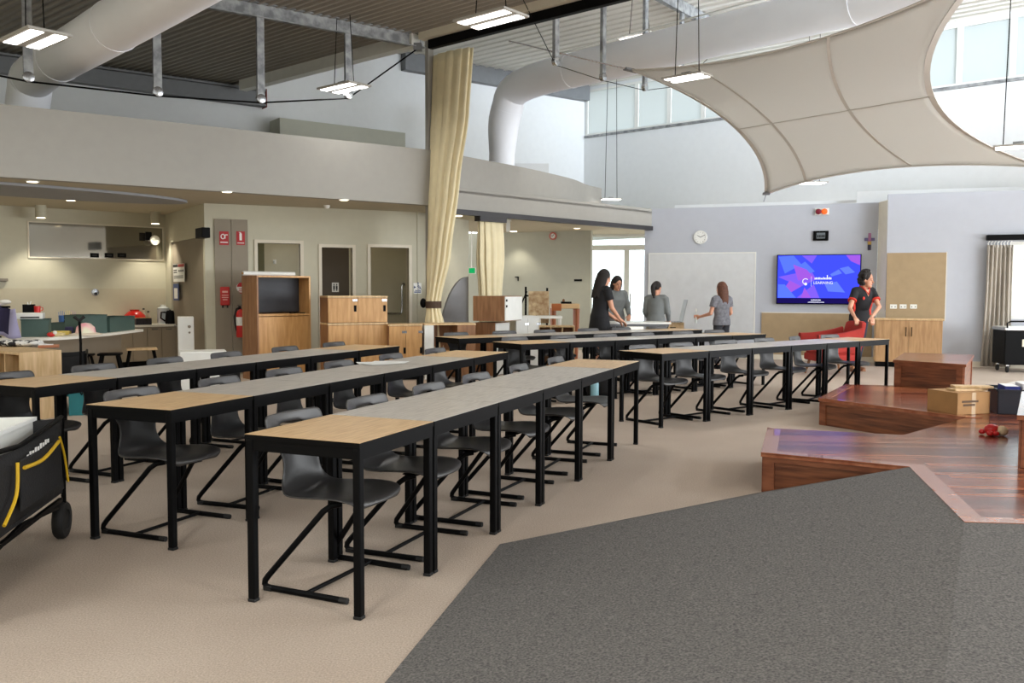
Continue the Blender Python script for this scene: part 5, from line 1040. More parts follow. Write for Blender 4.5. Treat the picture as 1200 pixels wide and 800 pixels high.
# desk and laptop near the whiteboard
t = thing('white_desk', 'white desk in front of the bright glass doors', 'desk', (1.85, 14.2, 0)); MB().box((1.95, 14.35, .80), (1.15, .6, .03), .05).build('desktop', m_wplastic, t)
MB().box((1.95, 14.35, .765), (1.09, .54, .04), .05).build('apron', m_darkbeam, t)
for sx in (-1, 1):
    for sy in (-1, 1): MB().box((1.95+sx*.52, 14.35+sy*.25, .375), (.04, .04, .745), .05).build('leg', m_black, t)
t = thing('drawer_unit', 'low pale wooden drawer unit below the whiteboard', 'drawers', (2.85, 15.6, 0)); MB().box((2.83, 15.75, .38), (.40, .4, .76)).build('body', m_book, t)
for k in range(3): d_ = MB().box((2.83, 15.545, .15+.235*k), (.37, .012, .215)).build('drawer', m_book, t, bevel=.003); MB().box((2.83, 15.535, .2+.235*k), (.1, .014, .015)).build('handle', m_black, d_)
Q = Vector((2.87, 15.62, .76)); t = thing('laptop', 'open laptop seen from the side on the pale drawer unit', 'laptop', Q); MB().box((2.87, 15.62, .77), (.22, .32, .018)).build('base', m_chrome, t, bevel=.003)
MB().bar((2.985, 15.62, .78), (3.07, 15.62, 1.16), .34, .012, (1, 0, 0)).build('lid', M('laptop_lid', (170, 172, 176), .4), t); 
# ------------------------------------------------------------------ left foreground: cubby shelf, wagons
A = Vector((-4.86, 8.70, 0)); ur = Vector((.43, .90, 0)).normalized(); ul = Vector((-.80, .6, 0)).normalized(); Hs = .69; cs_ = thing('cubby_shelf', 'pale oak cubby shelf at the left edge behind the third row', 'shelf', A)
W1, W2 = .46, 1.3; o2 = Vector((-ur.y, ur.x, 0))
MB().prism([A[:2], (A+ur*W1)[:2], (A+ur*W1+ul*W2)[:2], (A+ul*W2)[:2]], Hs-.025, Hs).build('top', m_book, cs_); MB().prism([A[:2], (A+ur*W1)[:2], (A+ur*W1+ul*W2)[:2], (A+ul*W2)[:2]], 0, .05).build('bottom', m_book, cs_)
MB().prism([A[:2], (A+ur*W1)[:2], (A+ur*W1+ul*.025)[:2], (A+ul*.025)[:2]], .05, Hs-.025).build('end_panel', m_book, cs_)
MB().prism([(A+ur*(W1-.015)+ul*.025)[:2], (A+ur*W1+ul*.025)[:2], (A+ur*W1+ul*W2)[:2], (A+ur*(W1-.015)+ul*W2)[:2]], .05, Hs-.025).build('back_panel', m_lside, cs_)
for k in range(1, 5): q_ = A+ul*(.025+.3*k); MB().prism([q_[:2], (q_+ur*(W1-.015))[:2], (q_+ur*(W1-.015)+ul*.02)[:2], (q_+ul*.02)[:2]], .05, Hs-.025).build('divider', m_book, cs_)
q_ = A+ul*.025+Zv*.35; MB().prism([q_[:2], (q_+ur*(W1-.015))[:2], (q_+ur*(W1-.015)+ul*1.25)[:2], (q_+ul*1.25)[:2]], .345, .362).build('shelf', m_book, cs_)
Q = gz(18, 406.5, Hs)+Vector((0, .1, 0)); t = thing('cloth_bundle', 'black and white patterned cloth bundle on the cubby shelf', 'cloth', Q); m_pat = ramp2('black_white_pattern', (26, 26, 30), (226, 224, 220), 14, (1, 1, 1), .85, lo=.47, hi=.53)
b = MB(); rr = random.Random(5)
for k in range(7): b.ell((Q.x-.16+.055*k, Q.y+.02*rr.uniform(-1, 1), Hs+.032+.008*rr.random()), (.075, .11, .032+.008*rr.random()))
b.build('bundle', m_pat, t, smooth=2); MB().ell((Q.x+.20, Q.y+.02, Hs+.018), (.09, .08, .018)).build('loose_end', m_pat, t, smooth=2)
Q = gz(54, 407.5, Hs)+Vector((0.02, .02, 0)); t = thing('folder', 'brown leather folder lying on the right of the cubby shelf', 'folder', Q); MB().box((Q.x, Q.y, Hs+.018), (.2, .16, .03), .45).build('cover', M('brown_leather', (176, 112, 78), .5), t, bevel=.006); MB().box((Q.x-.02, Q.y-.02, Hs+.036), (.14, .11, .006), .45).build('pages', m_paper, t)
def wagon(label, P0, ang, L, W_, zb, zt, inner, pocket, handle=False):
    t = thing('folding_wagon', label, 'wagon', (P0[0], P0[1], 0)); R_ = Matrix.Translation((P0[0], P0[1], 0)) @ Matrix.Rotation(ang, 4, 'Z')
    def T(x, y, z): return R_ @ Vector((x, y, z))
    for nm, (x0, y0, x1, y1) in (('side_fabric', (0, 0, L, 0)), ('side_fabric', (0, W_, L, W_)), ('end_fabric', (0, 0, 0, W_)), ('end_fabric', (L, 0, L, W_))):
        rows_ = []
        for k in range(5):
            v = k/4; r_ = []
            for s in range(13):
                q = s/12; sag = -.045*4*q*(1-q)*v*(1 if nm == 'side_fabric' else .4); bul = .03*math.sin(PI*q)*math.sin(PI*v)+.008*math.sin(9*q+4*v)
                x, y = x0+(x1-x0)*q, y0+(y1-y0)*q
                if nm == 'side_fabric': y += bul*(-1 if y0 == 0 else 1)
                else: x += bul*(-1 if x0 == 0 else 1)
                r_.append(T(x, y, zb+(zt-zb)*v+sag))
            rows_.append(r_)
        MB().loft(rows_, closed=False).build(nm, m_bfab, t, smooth=2, solid=.008, keep=True)
    b = MB(); b.add([T(0, 0, zb), T(L, 0, zb), T(L, W_, zb), T(0, W_, zb), T(0, 0, zb-.02), T(L, 0, zb-.02), T(L, W_, zb-.02), T(0, W_, zb-.02)], [(0, 1, 2, 3), (7, 6, 5, 4), (0, 4, 5, 1), (1, 5, 6, 2), (2, 6, 7, 3), (3, 7, 4, 0)]); b.build('floor_panel', inner, t)
    for x in (0, L):
        for y in (0, W_):
            MB().tube([T(x, y, zb-.09), T(x, y, zt+.01)], .013, 8).build('corner_post', m_black, t)
            fk = MB(); sy = .012 if y == 0 else -.012
            fk.bar(T(x, y+sy, .09), T(x, y+sy, zb-.08), .05, .03); fk = fk.build('wheel_fork', m_black, t)
            MB().lathe([(.001, -.022), (.05, -.022), (.055, -.028), (.09, -.026), (.1, -.014), (.1, .014), (.09, .026), (.055, .028), (.05, .022), (.001, .022)], n=24, m=R_ @ Matrix.Translation((x+.05*(1 if x else -1)*0, y+(.012 if y == 0 else -.012), .1)) @ Matrix.Rotation(PI/2, 4, 'X')).build('wheel', m_rubber, fk, smooth=True)
    for y in (0, W_): MB().tube([T(0, y, zt+.005), T(L*.5, y, zt-.04), T(L, y, zt+.005)], .012, 8).build('top_rail', m_black, t)
    for y in (0, W_):
        b = MB(); b.bar(T(.05, y, zb-.05), T(L-.05, y, zb-.05), .02, .02); b.bar(T(.1, y, zb-.08), T(L*.5, y, zb-.03), .016, .016); b.bar(T(L-.1, y, zb-.08), T(L*.5, y, zb-.03), .016, .016); b.build('under_brace', m_black, t)
    if pocket:
        y = -.035
        MB().frame(T(L-.76, y, zb+.06), R_.to_3x3() @ Vector((1, 0, 0)), R_.to_3x3() @ Vector((0, -1, 0)), Zv, .58, .012, (zt-zb)*.62).build('pocket', m_bfab, t, bevel=.01)
        b = MB(); b.tube(smooth_path([T(L-.74, y-.02, zt-.12), T(L-.48, y-.02, zt-.13), T(L-.24, y-.02, zt-.085)], 4), .009, 6); b.build('piping', m_yel, t)
        MB().tube(smooth_path([T(L-.80, y-.012, zt-.085), T(L-.85, y-.02, zt-.22), T(L-1.0, y-.02, zb+.06)], 5), .008, 6).build('piping', m_yel, t)
        MB().tube(smooth_path([T(L-.20, y-.012, zt-.07), T(L-.14, y-.014, zt-.17), T(L-.08, y-.012, zb+.05)], 5), .006, 6).build('piping', m_yel, t)
        b = MB(); r3 = R_.to_3x3()
        for k in range(9): b.frame(T(L-.66+.036*k, -.04, zt-.095+.003*k), r3 @ Vector((1, 0, 0)), r3 @ Vector((0, -1, 0)), Zv, .024, .002, .018+.006*(k % 2))
        b.build('printed_lettering', m_paper, t)
    if handle:
        MB().tube([T(-.03, W_*.12, .35), T(-.045, W_*.10, .75), T(-.05, W_*.12, 1.0)], .014, 8).build('pull_handle', m_black, t); b = MB(); b.tube([T(-.05, 0, 1.03), T(-.05, W_*.12, .985), T(-.05, W_*.24, 1.03)], .018, 8); b.build('hand_grip', m_rubber, t)
    return t, T
wa = math.atan2(.98, -.19)
wg, T = wagon('black folding wagon with yellow piping at the left edge, nearest camera', (-2.14, 3.40), wa, 1.26, .52, .27, .645, m_bfab, True)
Q = T(.62, .26, .30); t = thing('plastic_bin', 'white plastic bin sitting inside the black wagon', 'bin', Q); b = MB(); r3 = Matrix.Rotation(wa, 3, 'Z'); ux, uy = r3 @ Vector((1, 0, 0)), r3 @ Vector((0, 1, 0)); P = T(.45, .08, .275)
for (x, y, dx, dy) in ((0, 0, .62, .008), (0, .332, .62, .008), (0, .008, .008, .324), (.612, .008, .008, .324)): b.frame(P+ux*x+uy*y, ux, uy, Zv, dx, dy, .40)
b.frame(P+ux*.008+uy*.008, ux, uy, Zv, .604, .324, .008); b.build('body', m_wplastic, t); b = MB()
for (x, y, dx, dy) in ((-.015, -.015, .65, .02), (-.015, .335, .65, .02), (-.015, .005, .02, .33), (.615, .005, .02, .33)): b.frame(P+ux*x+uy*y+Zv*.385, ux, uy, Zv, dx, dy, .018)
b.build('rim', m_paper, t)
for k, (x, y, a, lab) in enumerate(((.22, .16, .3, 'white sheet lying in the bin inside the black wagon'), (.44, .2, -.4, 'second white sheet at the far end of the wagon bin'))):
    Q = P+ux*x+uy*y+Zv*(.30+.01*k); t = thing('paper_sheet', lab, 'paper', Q, 0, 'papers in the wagon bin'); MB().box((Q.x, Q.y, Q.z), (.29, .2, .004), wa+a).build('sheet', m_paper, t); MB().box((Q.x+.02, Q.y, Q.z+.003), (.16, .01, .001), wa+a).build('print_line', m_darkbeam, t)
P = T(.85, .08, .29)
Q = T(1.15, .2, .45); t = thing('cardboard_folder', 'tan cardboard folder standing at the far end of the wagon', 'folder', Q); MB().frame(T(1.12, .1, .275), ux, uy, Zv, .012, .3, .385).build('cover', m_card, t); MB().frame(T(1.135, .12, .275), ux, uy, Zv, .006, .26, .36).build('pages', m_paper, t)
wagon('dark teal folding wagon with tall handle behind the cubby shelf', (-4.55, 9.40), 2.0, .72, .42, .2, .62, m_teal, False, True)
t = thing('teal_tote', 'teal fabric tub on the floor beside the cubby shelf', 'tub', (-4.2, 9.2, 0)); a, c = gz(81, 487, 0), gz(113, 486, 0); u = (c-a).normalized(); n = Vector((-u.y, u.x, 0)); L = (c-a).length; b = MB()
for (x, y, dx, dy) in ((0, 0, L, .012), (0, .15, L, .012), (0, .012, .012, .138), (L-.012, .012, .012, .138)): b.frame(a+u*x+n*y, u, n, Zv, dx, dy, .34)
b.frame(a+u*.012+n*.012, u, n, Zv, L-.024, .138, .012); b.build('tub', m_teal, t); MB().tube([a+u*.1-n*.01+Zv*.27, a+u*(L/2)-n*.03+Zv*.22, a+u*(L-.1)-n*.01+Zv*.27], .01, 6).build('handle', m_black, t)
# red armchair by the woman
rc = thing('armchair', 'red fabric armchair pushed by the woman in black', 'armchair', (5.10, 14.0, 0)); ra = Matrix.Translation((5.10, 13.98, 0)) @ Matrix.Rotation(.12, 4, 'Z')
def arm(nm, mm, c, d_, bev=.05): return MB().box((0, 0, 0), d_, 0, ra @ Matrix.Translation(c)).build(nm, mm, rc, bevel=bev)
arm('seat_cushion', m_redf, (-.05, 0, .40), (.60, .58, .16)); arm('base', m_redf, (-.05, 0, .28), (.62, .6, .12), .03)
rings = []
for k in range(9):
    v = k/8; x = .24+.13*v; z = .26+.60*v; hw = .31-.03*v; th_ = .06-.01*v; rings.append([ra @ Vector((x+sx, y, z+zz)) for sx, y, zz in ((-th_, -hw, 0), (th_, -hw, 0), (th_+.03, -hw*.5, 0), (th_+.04, 0, .01*v), (th_+.03, hw*.5, 0), (th_, hw, 0), (-th_, hw, 0), (-th_+.03, hw*.5, 0), (-th_+.04, 0, .01*v), (-th_+.03, -hw*.5, 0))])
MB().loft(rings).build('backrest', m_redf, rc, smooth=True, sub=1)
for s in (-1, 1):
    rings = []
    for k in range(9):
        v = k/8; x = .30-.72*v; z = .60+.12*(1-v)**2-.0*v+(.02*v); rings.append([ra @ Vector((x, s*.32+a, z+b_)) for a, b_ in ((-.045, -.26), (.045, -.26), (.05, 0), (.03, .03), (-.03, .03), (-.05, 0))])
    MB().loft(rings).build('armrest', m_redf, rc, smooth=True)
for sx in (-1, 1):
    for sy in (-1, 1): MB().tube([ra @ Vector((-.05+sx*.24, sy*.22, .23)), ra @ Vector((-.05+sx*.29, sy*.26, 0))], [.024, .015], 8).build('leg', m_lside, rc)
# black backpack and bottle under the middle right-hand row
p = rows[4][0]+rows[4][1]*1.43+rows[4][2]*.30; t = thing('backpack', 'black backpack standing under the middle right-hand row', 'backpack', (p.x, p.y, 0)); MB().box((p.x, p.y, .22), (.32, .2, .44), .6).build('body', m_bfab, t, bevel=.07); q_ = Vector((math.sin(.6), -math.cos(.6), 0)); MB().box((p.x+q_.x*.12, p.y+q_.y*.12, .16), (.24, .07, .24), .6).build('front_pocket', m_bfab, t, bevel=.03); MB().tube([(p.x-.05, p.y, .43), (p.x, p.y, .5), (p.x+.05, p.y, .43)], .012, 6).build('grab_loop', m_rubber, t)
p = rows[4][0]+rows[4][1]*1.15+rows[4][2]*.06; t = thing('water_bottle', 'pale blue water bottle on the floor beside the black backpack', 'bottle', (p.x, p.y, 0)); m_pb = M('pale_blue_plastic', (150, 200, 214), .25); MB().lathe([(.001, 0), (.05, 0), (.052, .2), (.03, .25), (.03, .27), (.001, .27)], (p.x, p.y, 0), 18).build('body', m_pb, t, smooth=True); MB().lathe([(.034, .262), (.034, .3), (.001, .3)], (p.x, p.y, 0), 16).build('cap', m_wplastic, t)
# ------------------------------------------------------------------ people
def fused(name, mb, mat_, parent, voxel=.009, it=4):
    me = bpy.data.meshes.new(name+'_raw'); me.from_pydata(mb.v, [], mb.f); bm = bmesh.new(); bm.from_mesh(me); bmesh.ops.recalc_face_normals(bm, faces=bm.faces); bm.to_mesh(me); bm.free()
    o = bpy.data.objects.new(name+'_raw', me); C.objects.link(o)
    r = o.modifiers.new('r', 'REMESH'); r.mode = 'VOXEL'; r.voxel_size = voxel
    if it: s = o.modifiers.new('s', 'SMOOTH'); s.iterations = it; s.factor = .5
    bpy.context.view_layer.update()
    m2 = bpy.data.meshes.new_from_object(o.evaluated_get(bpy.context.evaluated_depsgraph_get())); bpy.data.objects.remove(o); bpy.data.meshes.remove(me)
    m2.name = name; m2.materials.clear(); m2.materials.append(mat_)
    for p in m2.polygons: p.use_smooth = True
    q = bpy.data.objects.new(name, m2); C.objects.link(q); q.parent = parent; WL[q.name] = Vector((0, 0, 0)); return q
def hand(mb, w, d, nrm, side, s, curl=.5):
    d, nrm = Vector(d).normalized(), Vector(nrm).normalized(); x = d.cross(nrm).normalized(); nrm = x.cross(d)
    w = Vector(w); mb.limb(w, w+d*.03*s, .026*s, .028*s); R3 = Matrix((x, d, nrm)).transposed().to_4x4()
    mb.ell(w+d*.055*s, (.040*s, .05*s, .017*s), m=R3)
    for k, (ox, L_) in enumerate(((-.029, .066), (-.010, .076), (.010, .071), (.028, .056))):
        p = w+d*.095*s+x*ox*s; a = curl*.7; q = p+(d*math.cos(a)+nrm*-math.sin(a))*L_*.5*s; a2 = curl*1.7; r = q+(d*math.cos(a2)-nrm*math.sin(a2))*L_*.5*s
        mb.limb(p-d*.02*s, q, .0095*s, .009*s, 8); mb.limb(q, r, .009*s, .0075*s, 8)
    p = w+d*.03*s-x*side*.032*s; q = p+(d*.75-x*side*.55-nrm*.25).normalized()*.04*s; mb.limb(p, q, .012*s, .0105*s, 8); mb.limb(q, q+(d*.9-x*side*.1-nrm*.4).normalized()*.032*s, .0105*s, .0085*s, 8)
def person(label, loc, yaw, h, lean, arms, shirt_m, leg_m, hair_fn, head_yaw=0, head_tilt=0, sleeve=.55, skirt=False, shoe_m=None, stance=(.0, .0), long_sleeve=False, build=1.0, extra=None):
    s = h/1.65; t = thing('person', label, 'person', loc, yaw); wd = build
    Rl = Matrix.Translation((0, 0, .93*s)) @ Matrix.Rotation(-lean, 4, 'X') @ Matrix.Translation((0, 0, -.93*s))
    U = lambda x, y, z: Rl @ Vector((x*s, y*s, z*s)); V = lambda x, y, z: Vector((x*s, y*s, z*s))
    hc = U(0, .02, 1.50); HM = Matrix.Translation(hc) @ Matrix.Rotation(head_yaw, 4, 'Z') @ Matrix.Rotation(-head_tilt, 4, 'X'); HP = lambda x, y, z: HM @ Vector((x*s, y*s, z*s)); HR = HM.to_3x3().to_4x4()
    b = MB()
    b.ell(HP(0, -.005, .045), (.074*s, .092*s, .098*s), 20, 14, HR); b.ell(HP(0, .03, -.035), (.056*s, .062*s, .07*s), 16, 12, HR); b.limb(HP(0, .088, .02), HP(0, .108, -.012), .010*s, .015*s, 8)
    for sx in (-1, 1): b.ell(HP(sx*.075, -.005, .01), (.012*s, .022*s, .032*s), 10, 8, HR); b.ell(HP(sx*.03, .076, .042), (.02*s, .016*s, .009*s), 8, 6, HR)
    b.ell(HP(0, .088, -.045), (.024*s, .012*s, .009*s), 10, 6, HR); b.ell(HP(0, .075, -.085), (.022*s, .02*s, .02*s), 10, 8, HR)
    b.limb(U(0, -.005, 1.33), HP(0, -.015, -.05), .054*s, .05*s)
    b.ell(U(0, 0, 1.2), (.145*s*wd, .095*s*wd, .17*s)); b.ell(U(0, 0, 1.03), (.118*s*wd, .085*s*wd, .14*s)); b.ell(V(0, 0, .92), (.150*s*wd, .105*s*wd, .12*s)); b.limb(U(-.15, -.005, 1.335), U(.15, -.005, 1.335), .047*s, .047*s)
    sh = {}
    for sx in (1, -1):
        e_, w_, hd, nr, cu = arms[sx]; S = U(sx*.165*wd, -.005, 1.325); E, Wr = Vector(e_)*s, Vector(w_)*s; sh[sx] = (S, E, Wr)
        b.limb(S, E, .045*s*wd, .036*s*wd); b.limb(E, Wr, .036*s*wd, .024*s); hand(b, Wr, hd, nr, sx, s, cu)
    legs = {}
    for sx in (1, -1):
        st = stance[0] if sx == 1 else stance[1]; hp, kn, an_ = V(sx*.085, 0, .90), V(sx*.092, st*.5+.02, .48), V(sx*.095, st, .085); legs[sx] = (hp, kn, an_)
        b.limb(hp, kn, .078*s*wd, .052*s); b.limb(kn, an_, .054*s, .034*s); b.limb(V(sx*.095, st-.02, .04), V(sx*.105, st+.15, .028), .034*s, .026*s)
    body = fused('body', b, m_skin, t, .0075, 3)
    # clothes
    b = MB(); ring = lambda z, rx, ry, yo=0, f=U: [f(rx*wd*math.cos(a), yo+ry*wd*math.sin(a), z) for a in [2*PI*k/28 for k in range(28)]]
    b.loft([ring(.83, .178, .132, 0, V), ring(.92, .175, .128, 0, V), ring(1.03, .145, .108), ring(1.14, .160, .120, .012), ring(1.22, .172, .126, .015), ring(1.30, .168, .105, .005), ring(1.355, .120, .082), ring(1.375, .075, .066)])
    for sx in (1, -1):
        S, E, Wr = sh[sx]
        if long_sleeve: b.tube([S-(E-S)*.08, S.lerp(E, .4), E], [.062*s*wd, .058*s*wd, .052*s*wd], 14); b.limb(E, E+(Wr-E)*.05, .05*s, .05*s); b.tube([E, Wr.lerp(E, .06)], [.05*s*wd, .038*s], 14)
        else: b.tube([S-(E-S)*.08, S.lerp(E, .3), S.lerp(E, sleeve)], [.062*s*wd, .063*s*wd, .064*s*wd], 14)
    b.limb(U(-.15, -.006, 1.33), U(.15, -.006, 1.33), .067*s, .067*s)
    shirt = fused('shirt', b, shirt_m, t, .010, 3)
    b = MB()
    if skirt:
        b.loft([ring(.96, .150, .112, 0, V), ring(.88, .172, .130, 0, V), ring(.70, .19, .155, 0, V), ring(.50, .205, .17, 0, V)]); fused('skirt', b, leg_m, t, .011, 3)
    else:
        b.loft([ring(.99, .140, .104, 0, V), ring(.90, .166, .122, 0, V), ring(.82, .165, .118, 0, V)])
        for sx in (1, -1): hp, kn, an_ = legs[sx]; b.limb(hp, hp.lerp(kn, .1), .086*s*wd, .086*s*wd); b.tube([hp, kn, an_+Vector((0, 0, .01))], [.088*s*wd, .064*s*wd, .05*s], 16); b.limb(kn, kn+Vector((0, 0, .001)), .062*s, .062*s)
        fused('trousers', b, leg_m, t, .010, 2)
    for sx in (1, -1):
        st = stance[0] if sx == 1 else stance[1]; b = MB(); b.limb(V(sx*.095, st-.035, .045), V(sx*.106, st+.165, .034), .042*s, .034*s); b.box(tuple(V(sx*.1, st+.06, .010)), (.075*s, .26*s, .02*s)); b.box(tuple(V(sx*.096, st-.04, .03)), (.06*s, .06*s, .06*s)); fused('shoe', b, shoe_m or m_black, t, .008, 2)
    b = MB()
    for sx in (-1, 1): b.ell(HP(sx*.03, .083, .022), (.012*s, .006*s, .007*s), 10, 6, HR)
    b.build('eyes', M('eye_dark', (40, 28, 24), .3), t, world=False, smooth=2); MB().ell(HP(0, .098, -.045), (.022*s, .006*s, .006*s), 10, 6, HR).build('lips', M('lip_tone', (168, 82, 76), .5), t, world=False, smooth=2)
    b = MB()
    for sx in (-1, 1): b.limb(HP(sx*.014, .086, .05), HP(sx*.046, .074, .05), .0045*s, .0035*s, 6)
    b.build('eyebrows', m_hairb, t, world=False, smooth=2)
    hair_fn(t, HP, HR, s)
    if extra: extra(t, U, V, s, sh, HP)
    return t
def long_hair(mat_, length=.30, wide=.10, fringe=True):
    def fn(t, HP, HR, s):
        b = MB(); b.ell(HP(0, -.020, .062), (.090*s, .100*s, .098*s), 20, 14, HR); rr = random.Random(4)
        for k in range(13):
            a = PI+PI*(k/12) if True else 0; x, y = math.cos(a)*wide*.82, math.sin(a)*.085-.015
            p0, p1, p2 = HP(x*.95, y, .06), HP(x*1.08, y-.015, -.06), HP(x*(1.0+.15*rr.random()), y-.03, -.06-length*(.55+.25*rr.random()))
            b.limb(p0, p1, .030*s, .030*s, 8); b.limb(p1, p2, .030*s, .016*s, 8)
        fused('hair', b, mat_, t, .009, 2)
    return fn
def curly_hair(mat_):
    def fn(t, HP, HR, s):
        b = MB(); rr = random.Random(9); b.ell(HP(0, -.022, .06), (.092*s, .098*s, .098*s), 18, 12, HR)
        for k in range(150):
            a = rr.uniform(PI*.93, PI*2.07); el = rr.uniform(-.75, 1.3); x, y, z = .105*math.cos(a)*math.cos(el), .10*math.sin(a)*math.cos(el)-.01, .055+.115*math.sin(el)-.03*(el < 0)
            b.ell(HP(x*1.16, y*1.12, z*1.03), (.024*s*rr.uniform(.7, 1.3),)*3, 8, 6)
        fused('hair', b, mat_, t, .008, 1)
    return fn
def tail_hair(mat_):
    def fn(t, HP, HR, s):
        b = MB(); b.ell(HP(0, -.020, .055), (.084*s, .098*s, .096*s), 18, 12, HR); b.ell(HP(0, -.112, .075), (.035*s, .035*s, .035*s), 10, 8)
        p = [HP(0, -.115, .08), HP(.01, -.155, .02), HP(.025, -.15, -.08), HP(.035, -.12, -.19)]; b.tube(smooth_path(p, 5), [.03*s+.012*s*math.sin(PI*k/15) if k < 13 else .018*s for k in range(16)], 10); fused('hair', b, mat_, t, .009, 2)
    return fn
m_blk = M('black_shirt', (24, 24, 28), .85, noise=.15); m_skirtb = M('black_skirt', (18, 18, 22), .85); m_jean = M('dark_jeans', (34, 42, 58), .85, noise=.2, scale=40); m_gtee = M('grey_marl', (116, 116, 122), .9, noise=.3, scale=22); m_card_ = M('grey_cardigan', (120, 124, 124), .9, noise=.1); m_pskirt = M('pale_skirt', (176, 176, 166), .9); m_charc = M('charcoal_trousers', (48, 48, 54), .85)
dn = (0, .1, -1)
# woman in black polo behind the red armchair
def polo(t, U, V, s, sh, HP):
    m_tr = M('red_trim', (206, 52, 36), .8)
    for sx in (1, -1):
        S, E, W_ = sh[sx]; d = (E-S).normalized(); p = S.lerp(E, .55); MB().tube([p-d*.012*s, p+d*.012*s], .068*s, 18).build('sleeve_trim', m_tr, t, world=False, smooth=True)
        pts = [U(sx*.168, .035, z) for z in (1.24, 1.14)]+[U(sx*.150, .045, 1.03), V(sx*.176, .045, .93)]; b = MB()
        for a, c in zip(pts, pts[1:]): b.bar(a, c, .035, .012, (0, 1, 0))
        b.build('side_stripe', m_tr, t, world=False)
    b = MB(); b.tube([U(-.055, -.055, 1.40), U(-.068, 0, 1.395), U(-.05, .06, 1.375), U(-.005, .118, 1.30), U(.05, .06, 1.375), U(.068, 0, 1.395), U(.055, -.055, 1.40)], .013*s, 8); b.build('collar', m_tr, t, world=False, smooth=True)
    MB().add([U(-.05, .075, 1.372), U(.05, .075, 1.372), U(0, .128, 1.27)], [(0, 1, 2)]).build('neck_opening', m_skin, t, world=False, solid=.004)
    MB().ell(U(.085, .132, 1.24), (.022*s, .008*s, .026*s), 10, 8).build('badge', m_tr, t, world=False, smooth=2)
person('person in black polo with red trim and dark curly hair, leaning on the red armchair', (5.70, 14.50, 0), PI+.30, 1.66, .24, {1: ((.36, .22, 1.04), (.45, .46, .905), (.1, .5, -.5), (0, .4, 1), .9), -1: ((-.15, .28, 1.06), (.17, .50, .905), (.3, .6, -.5), (0, .4, 1), .9)}, m_blk, m_jean, curly_hair(m_hairb), head_yaw=.55, head_tilt=.12, shoe_m=M('tan_shoe', (140, 96, 66), .5), stance=(-.05, -.16), extra=polo)
person('person with long dark hair in black top, reaching down to the white desk', (1.36, 13.72, 0), -PI/2+.42, 1.65, .10, {1: ((.20, .10, 1.05), (.14, .29, .865), (-.1, .6, -.35), (0, .3, 1), .5), -1: ((-.19, .12, 1.05), (-.08, .33, .87), (.1, .6, -.35), (0, .3, 1), .5)}, m_blk, m_skirtb, long_hair(m_hairb, .34), head_tilt=.25, skirt=True, build=1.06)
person('person in grey cardigan standing behind the white desk, against the bright glass doors', (1.80, 15.35, 0), PI+.35, 1.57, .05, {1: ((.21, .08, 1.04), (.15, .25, .93), (-.4, .6, -.3), (0, .3, 1), .6), -1: ((-.21, .08, 1.04), (-.15, .25, .93), (.4, .6, -.3), (0, .3, 1), .6)}, m_card_, m_charc, long_hair(m_hairb, .2), head_tilt=.3, long_sleeve=True)
person('person with dark ponytail in grey cardigan and pale skirt, back turned to us', (2.42, 14.85, 0), -.45, 1.48, .03, {1: ((.22, .03, 1.06), (.19, .20, .90), (-.2, .7, -.2), (0, .3, 1), .6), -1: ((-.22, .03, 1.06), (-.17, .22, .90), (.2, .7, -.2), (0, .3, 1), .6)}, m_card_, m_pskirt, tail_hair(m_hairb), head_tilt=.15, head_yaw=-.3, skirt=True, long_sleeve=True, build=1.05)
pp = person('person with long brown hair in grey tee, holding a pale bottle to the left', (3.55, 14.95, 0), .45, 1.47, .02, {1: ((.23, .02, 1.06), (.20, .20, .93), (-.3, .6, -.2), (0, .3, 1), .6), -1: ((-.25, .02, 1.05), (-.30, .27, .985), (-.35, .8, .05), (1, .1, .2), 1.5)}, m_gtee, m_charc, long_hair(m_hairm, .26), head_tilt=.02, head_yaw=.15, build=1.04)
bpy.context.view_layer.update()
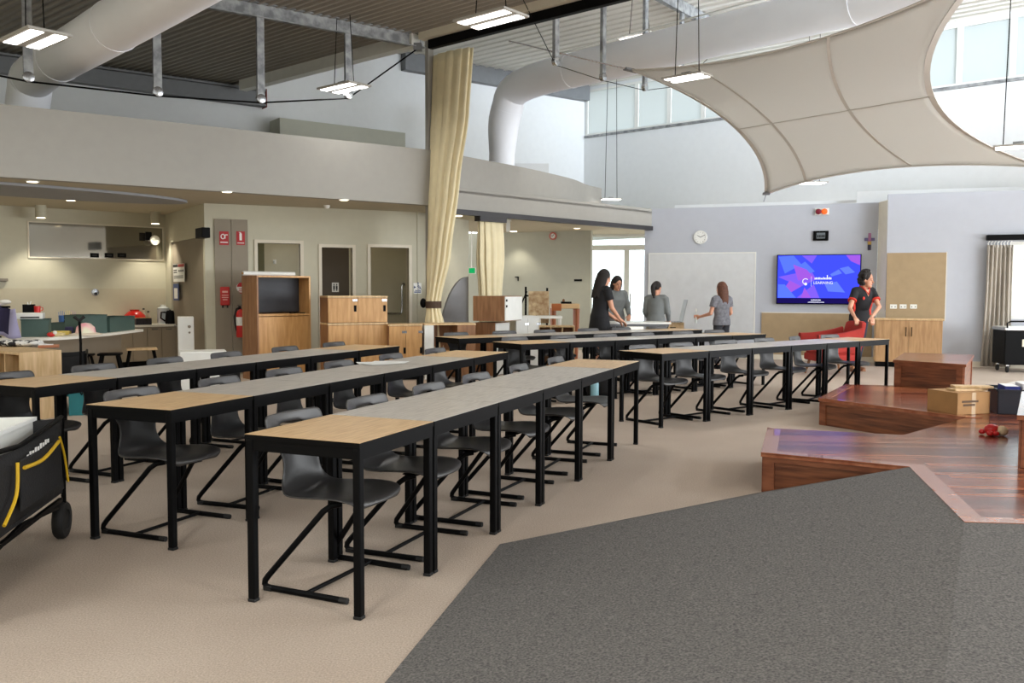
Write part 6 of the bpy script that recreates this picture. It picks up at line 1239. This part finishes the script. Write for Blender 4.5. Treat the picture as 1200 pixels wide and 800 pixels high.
s_ = 1.47/1.65; hw = pp.matrix_world @ Vector((-.30*s_-.03, .27*s_+.075, .985*s_)); t = thing('spray_bottle', 'slim pale bottle held out by the person in grey tee', 'bottle', hw+Vector((0, 0, -.11))); MB().lathe([(.001, 0), (.021, 0), (.021, .16), (.012, .19), (.012, .21), (.001, .21)], hw+Vector((0, 0, -.11)), 14).build('body', M('pale_bottle', (206, 212, 208), .3), t, smooth=True); MB().lathe([(.014, .20), (.014, .245), (.001, .245)], hw+Vector((0, 0, -.11)), 12).build('cap', m_wplastic, t)
# ------------------------------------------------------------------ light
W = bpy.data.worlds.new('world'); bpy.context.scene.world = W; W.use_nodes = True
bg = W.node_tree.nodes['Background']; bg.inputs[0].default_value = (.92, .97, 1, 1); bg.inputs[1].default_value = 2.6
def area(name, loc, tgt, sx, sy, e, col=(1, 1, 1), spread=PI):
    l = bpy.data.lights.new(name, 'AREA'); l.shape = 'RECTANGLE'; l.size, l.size_y, l.energy, l.color, l.spread = sx, sy, e, col, spread
    o = bpy.data.objects.new(name, l); C.objects.link(o); o.location = loc
    o.rotation_euler = (Vector(tgt)-Vector(loc)).to_track_quat('-Z', 'Y').to_euler(); return o
area('daylight_right_window', (12.4, 5.5, 1.35), (0, 8, .9), 12, 2.0, 760, (.94, .97, 1))
area('clerestory_fill', (9, 6, 5.7), (4, 19.5, 8), 6, 1.0, 420, (.78, .88, 1), .95)  # added fill for an unseen clerestory, hung indoors to brighten the upper walls
for x, y, e in ((-4.5, 1.5, 26), (-1.5, .5, 50), (2.5, 1, 52), (6, 2, 60), (7.5, 7.5, 60), (-7, 5, 16)): area('pendant_and_fill_beam', (x, y, 4.2), (x, y, 0), .8, .4, e, (1, .96, .90))  # overhead fill lamps without fittings, added out of view to brighten the tables
area('high_right_fill', (12.4, 6, 5.3), (0, 9, 5.3), 10, 1.2, 600, (.78, .87, 1))  # second unseen fill, added to brighten ducts, sail and roofs from the right
area('daylight_rear_window', (1, -4.9, 3.2), (1, 8, 4.2), 12, 2.2, 130, (.90, .94, 1))
vs.exposure = .4
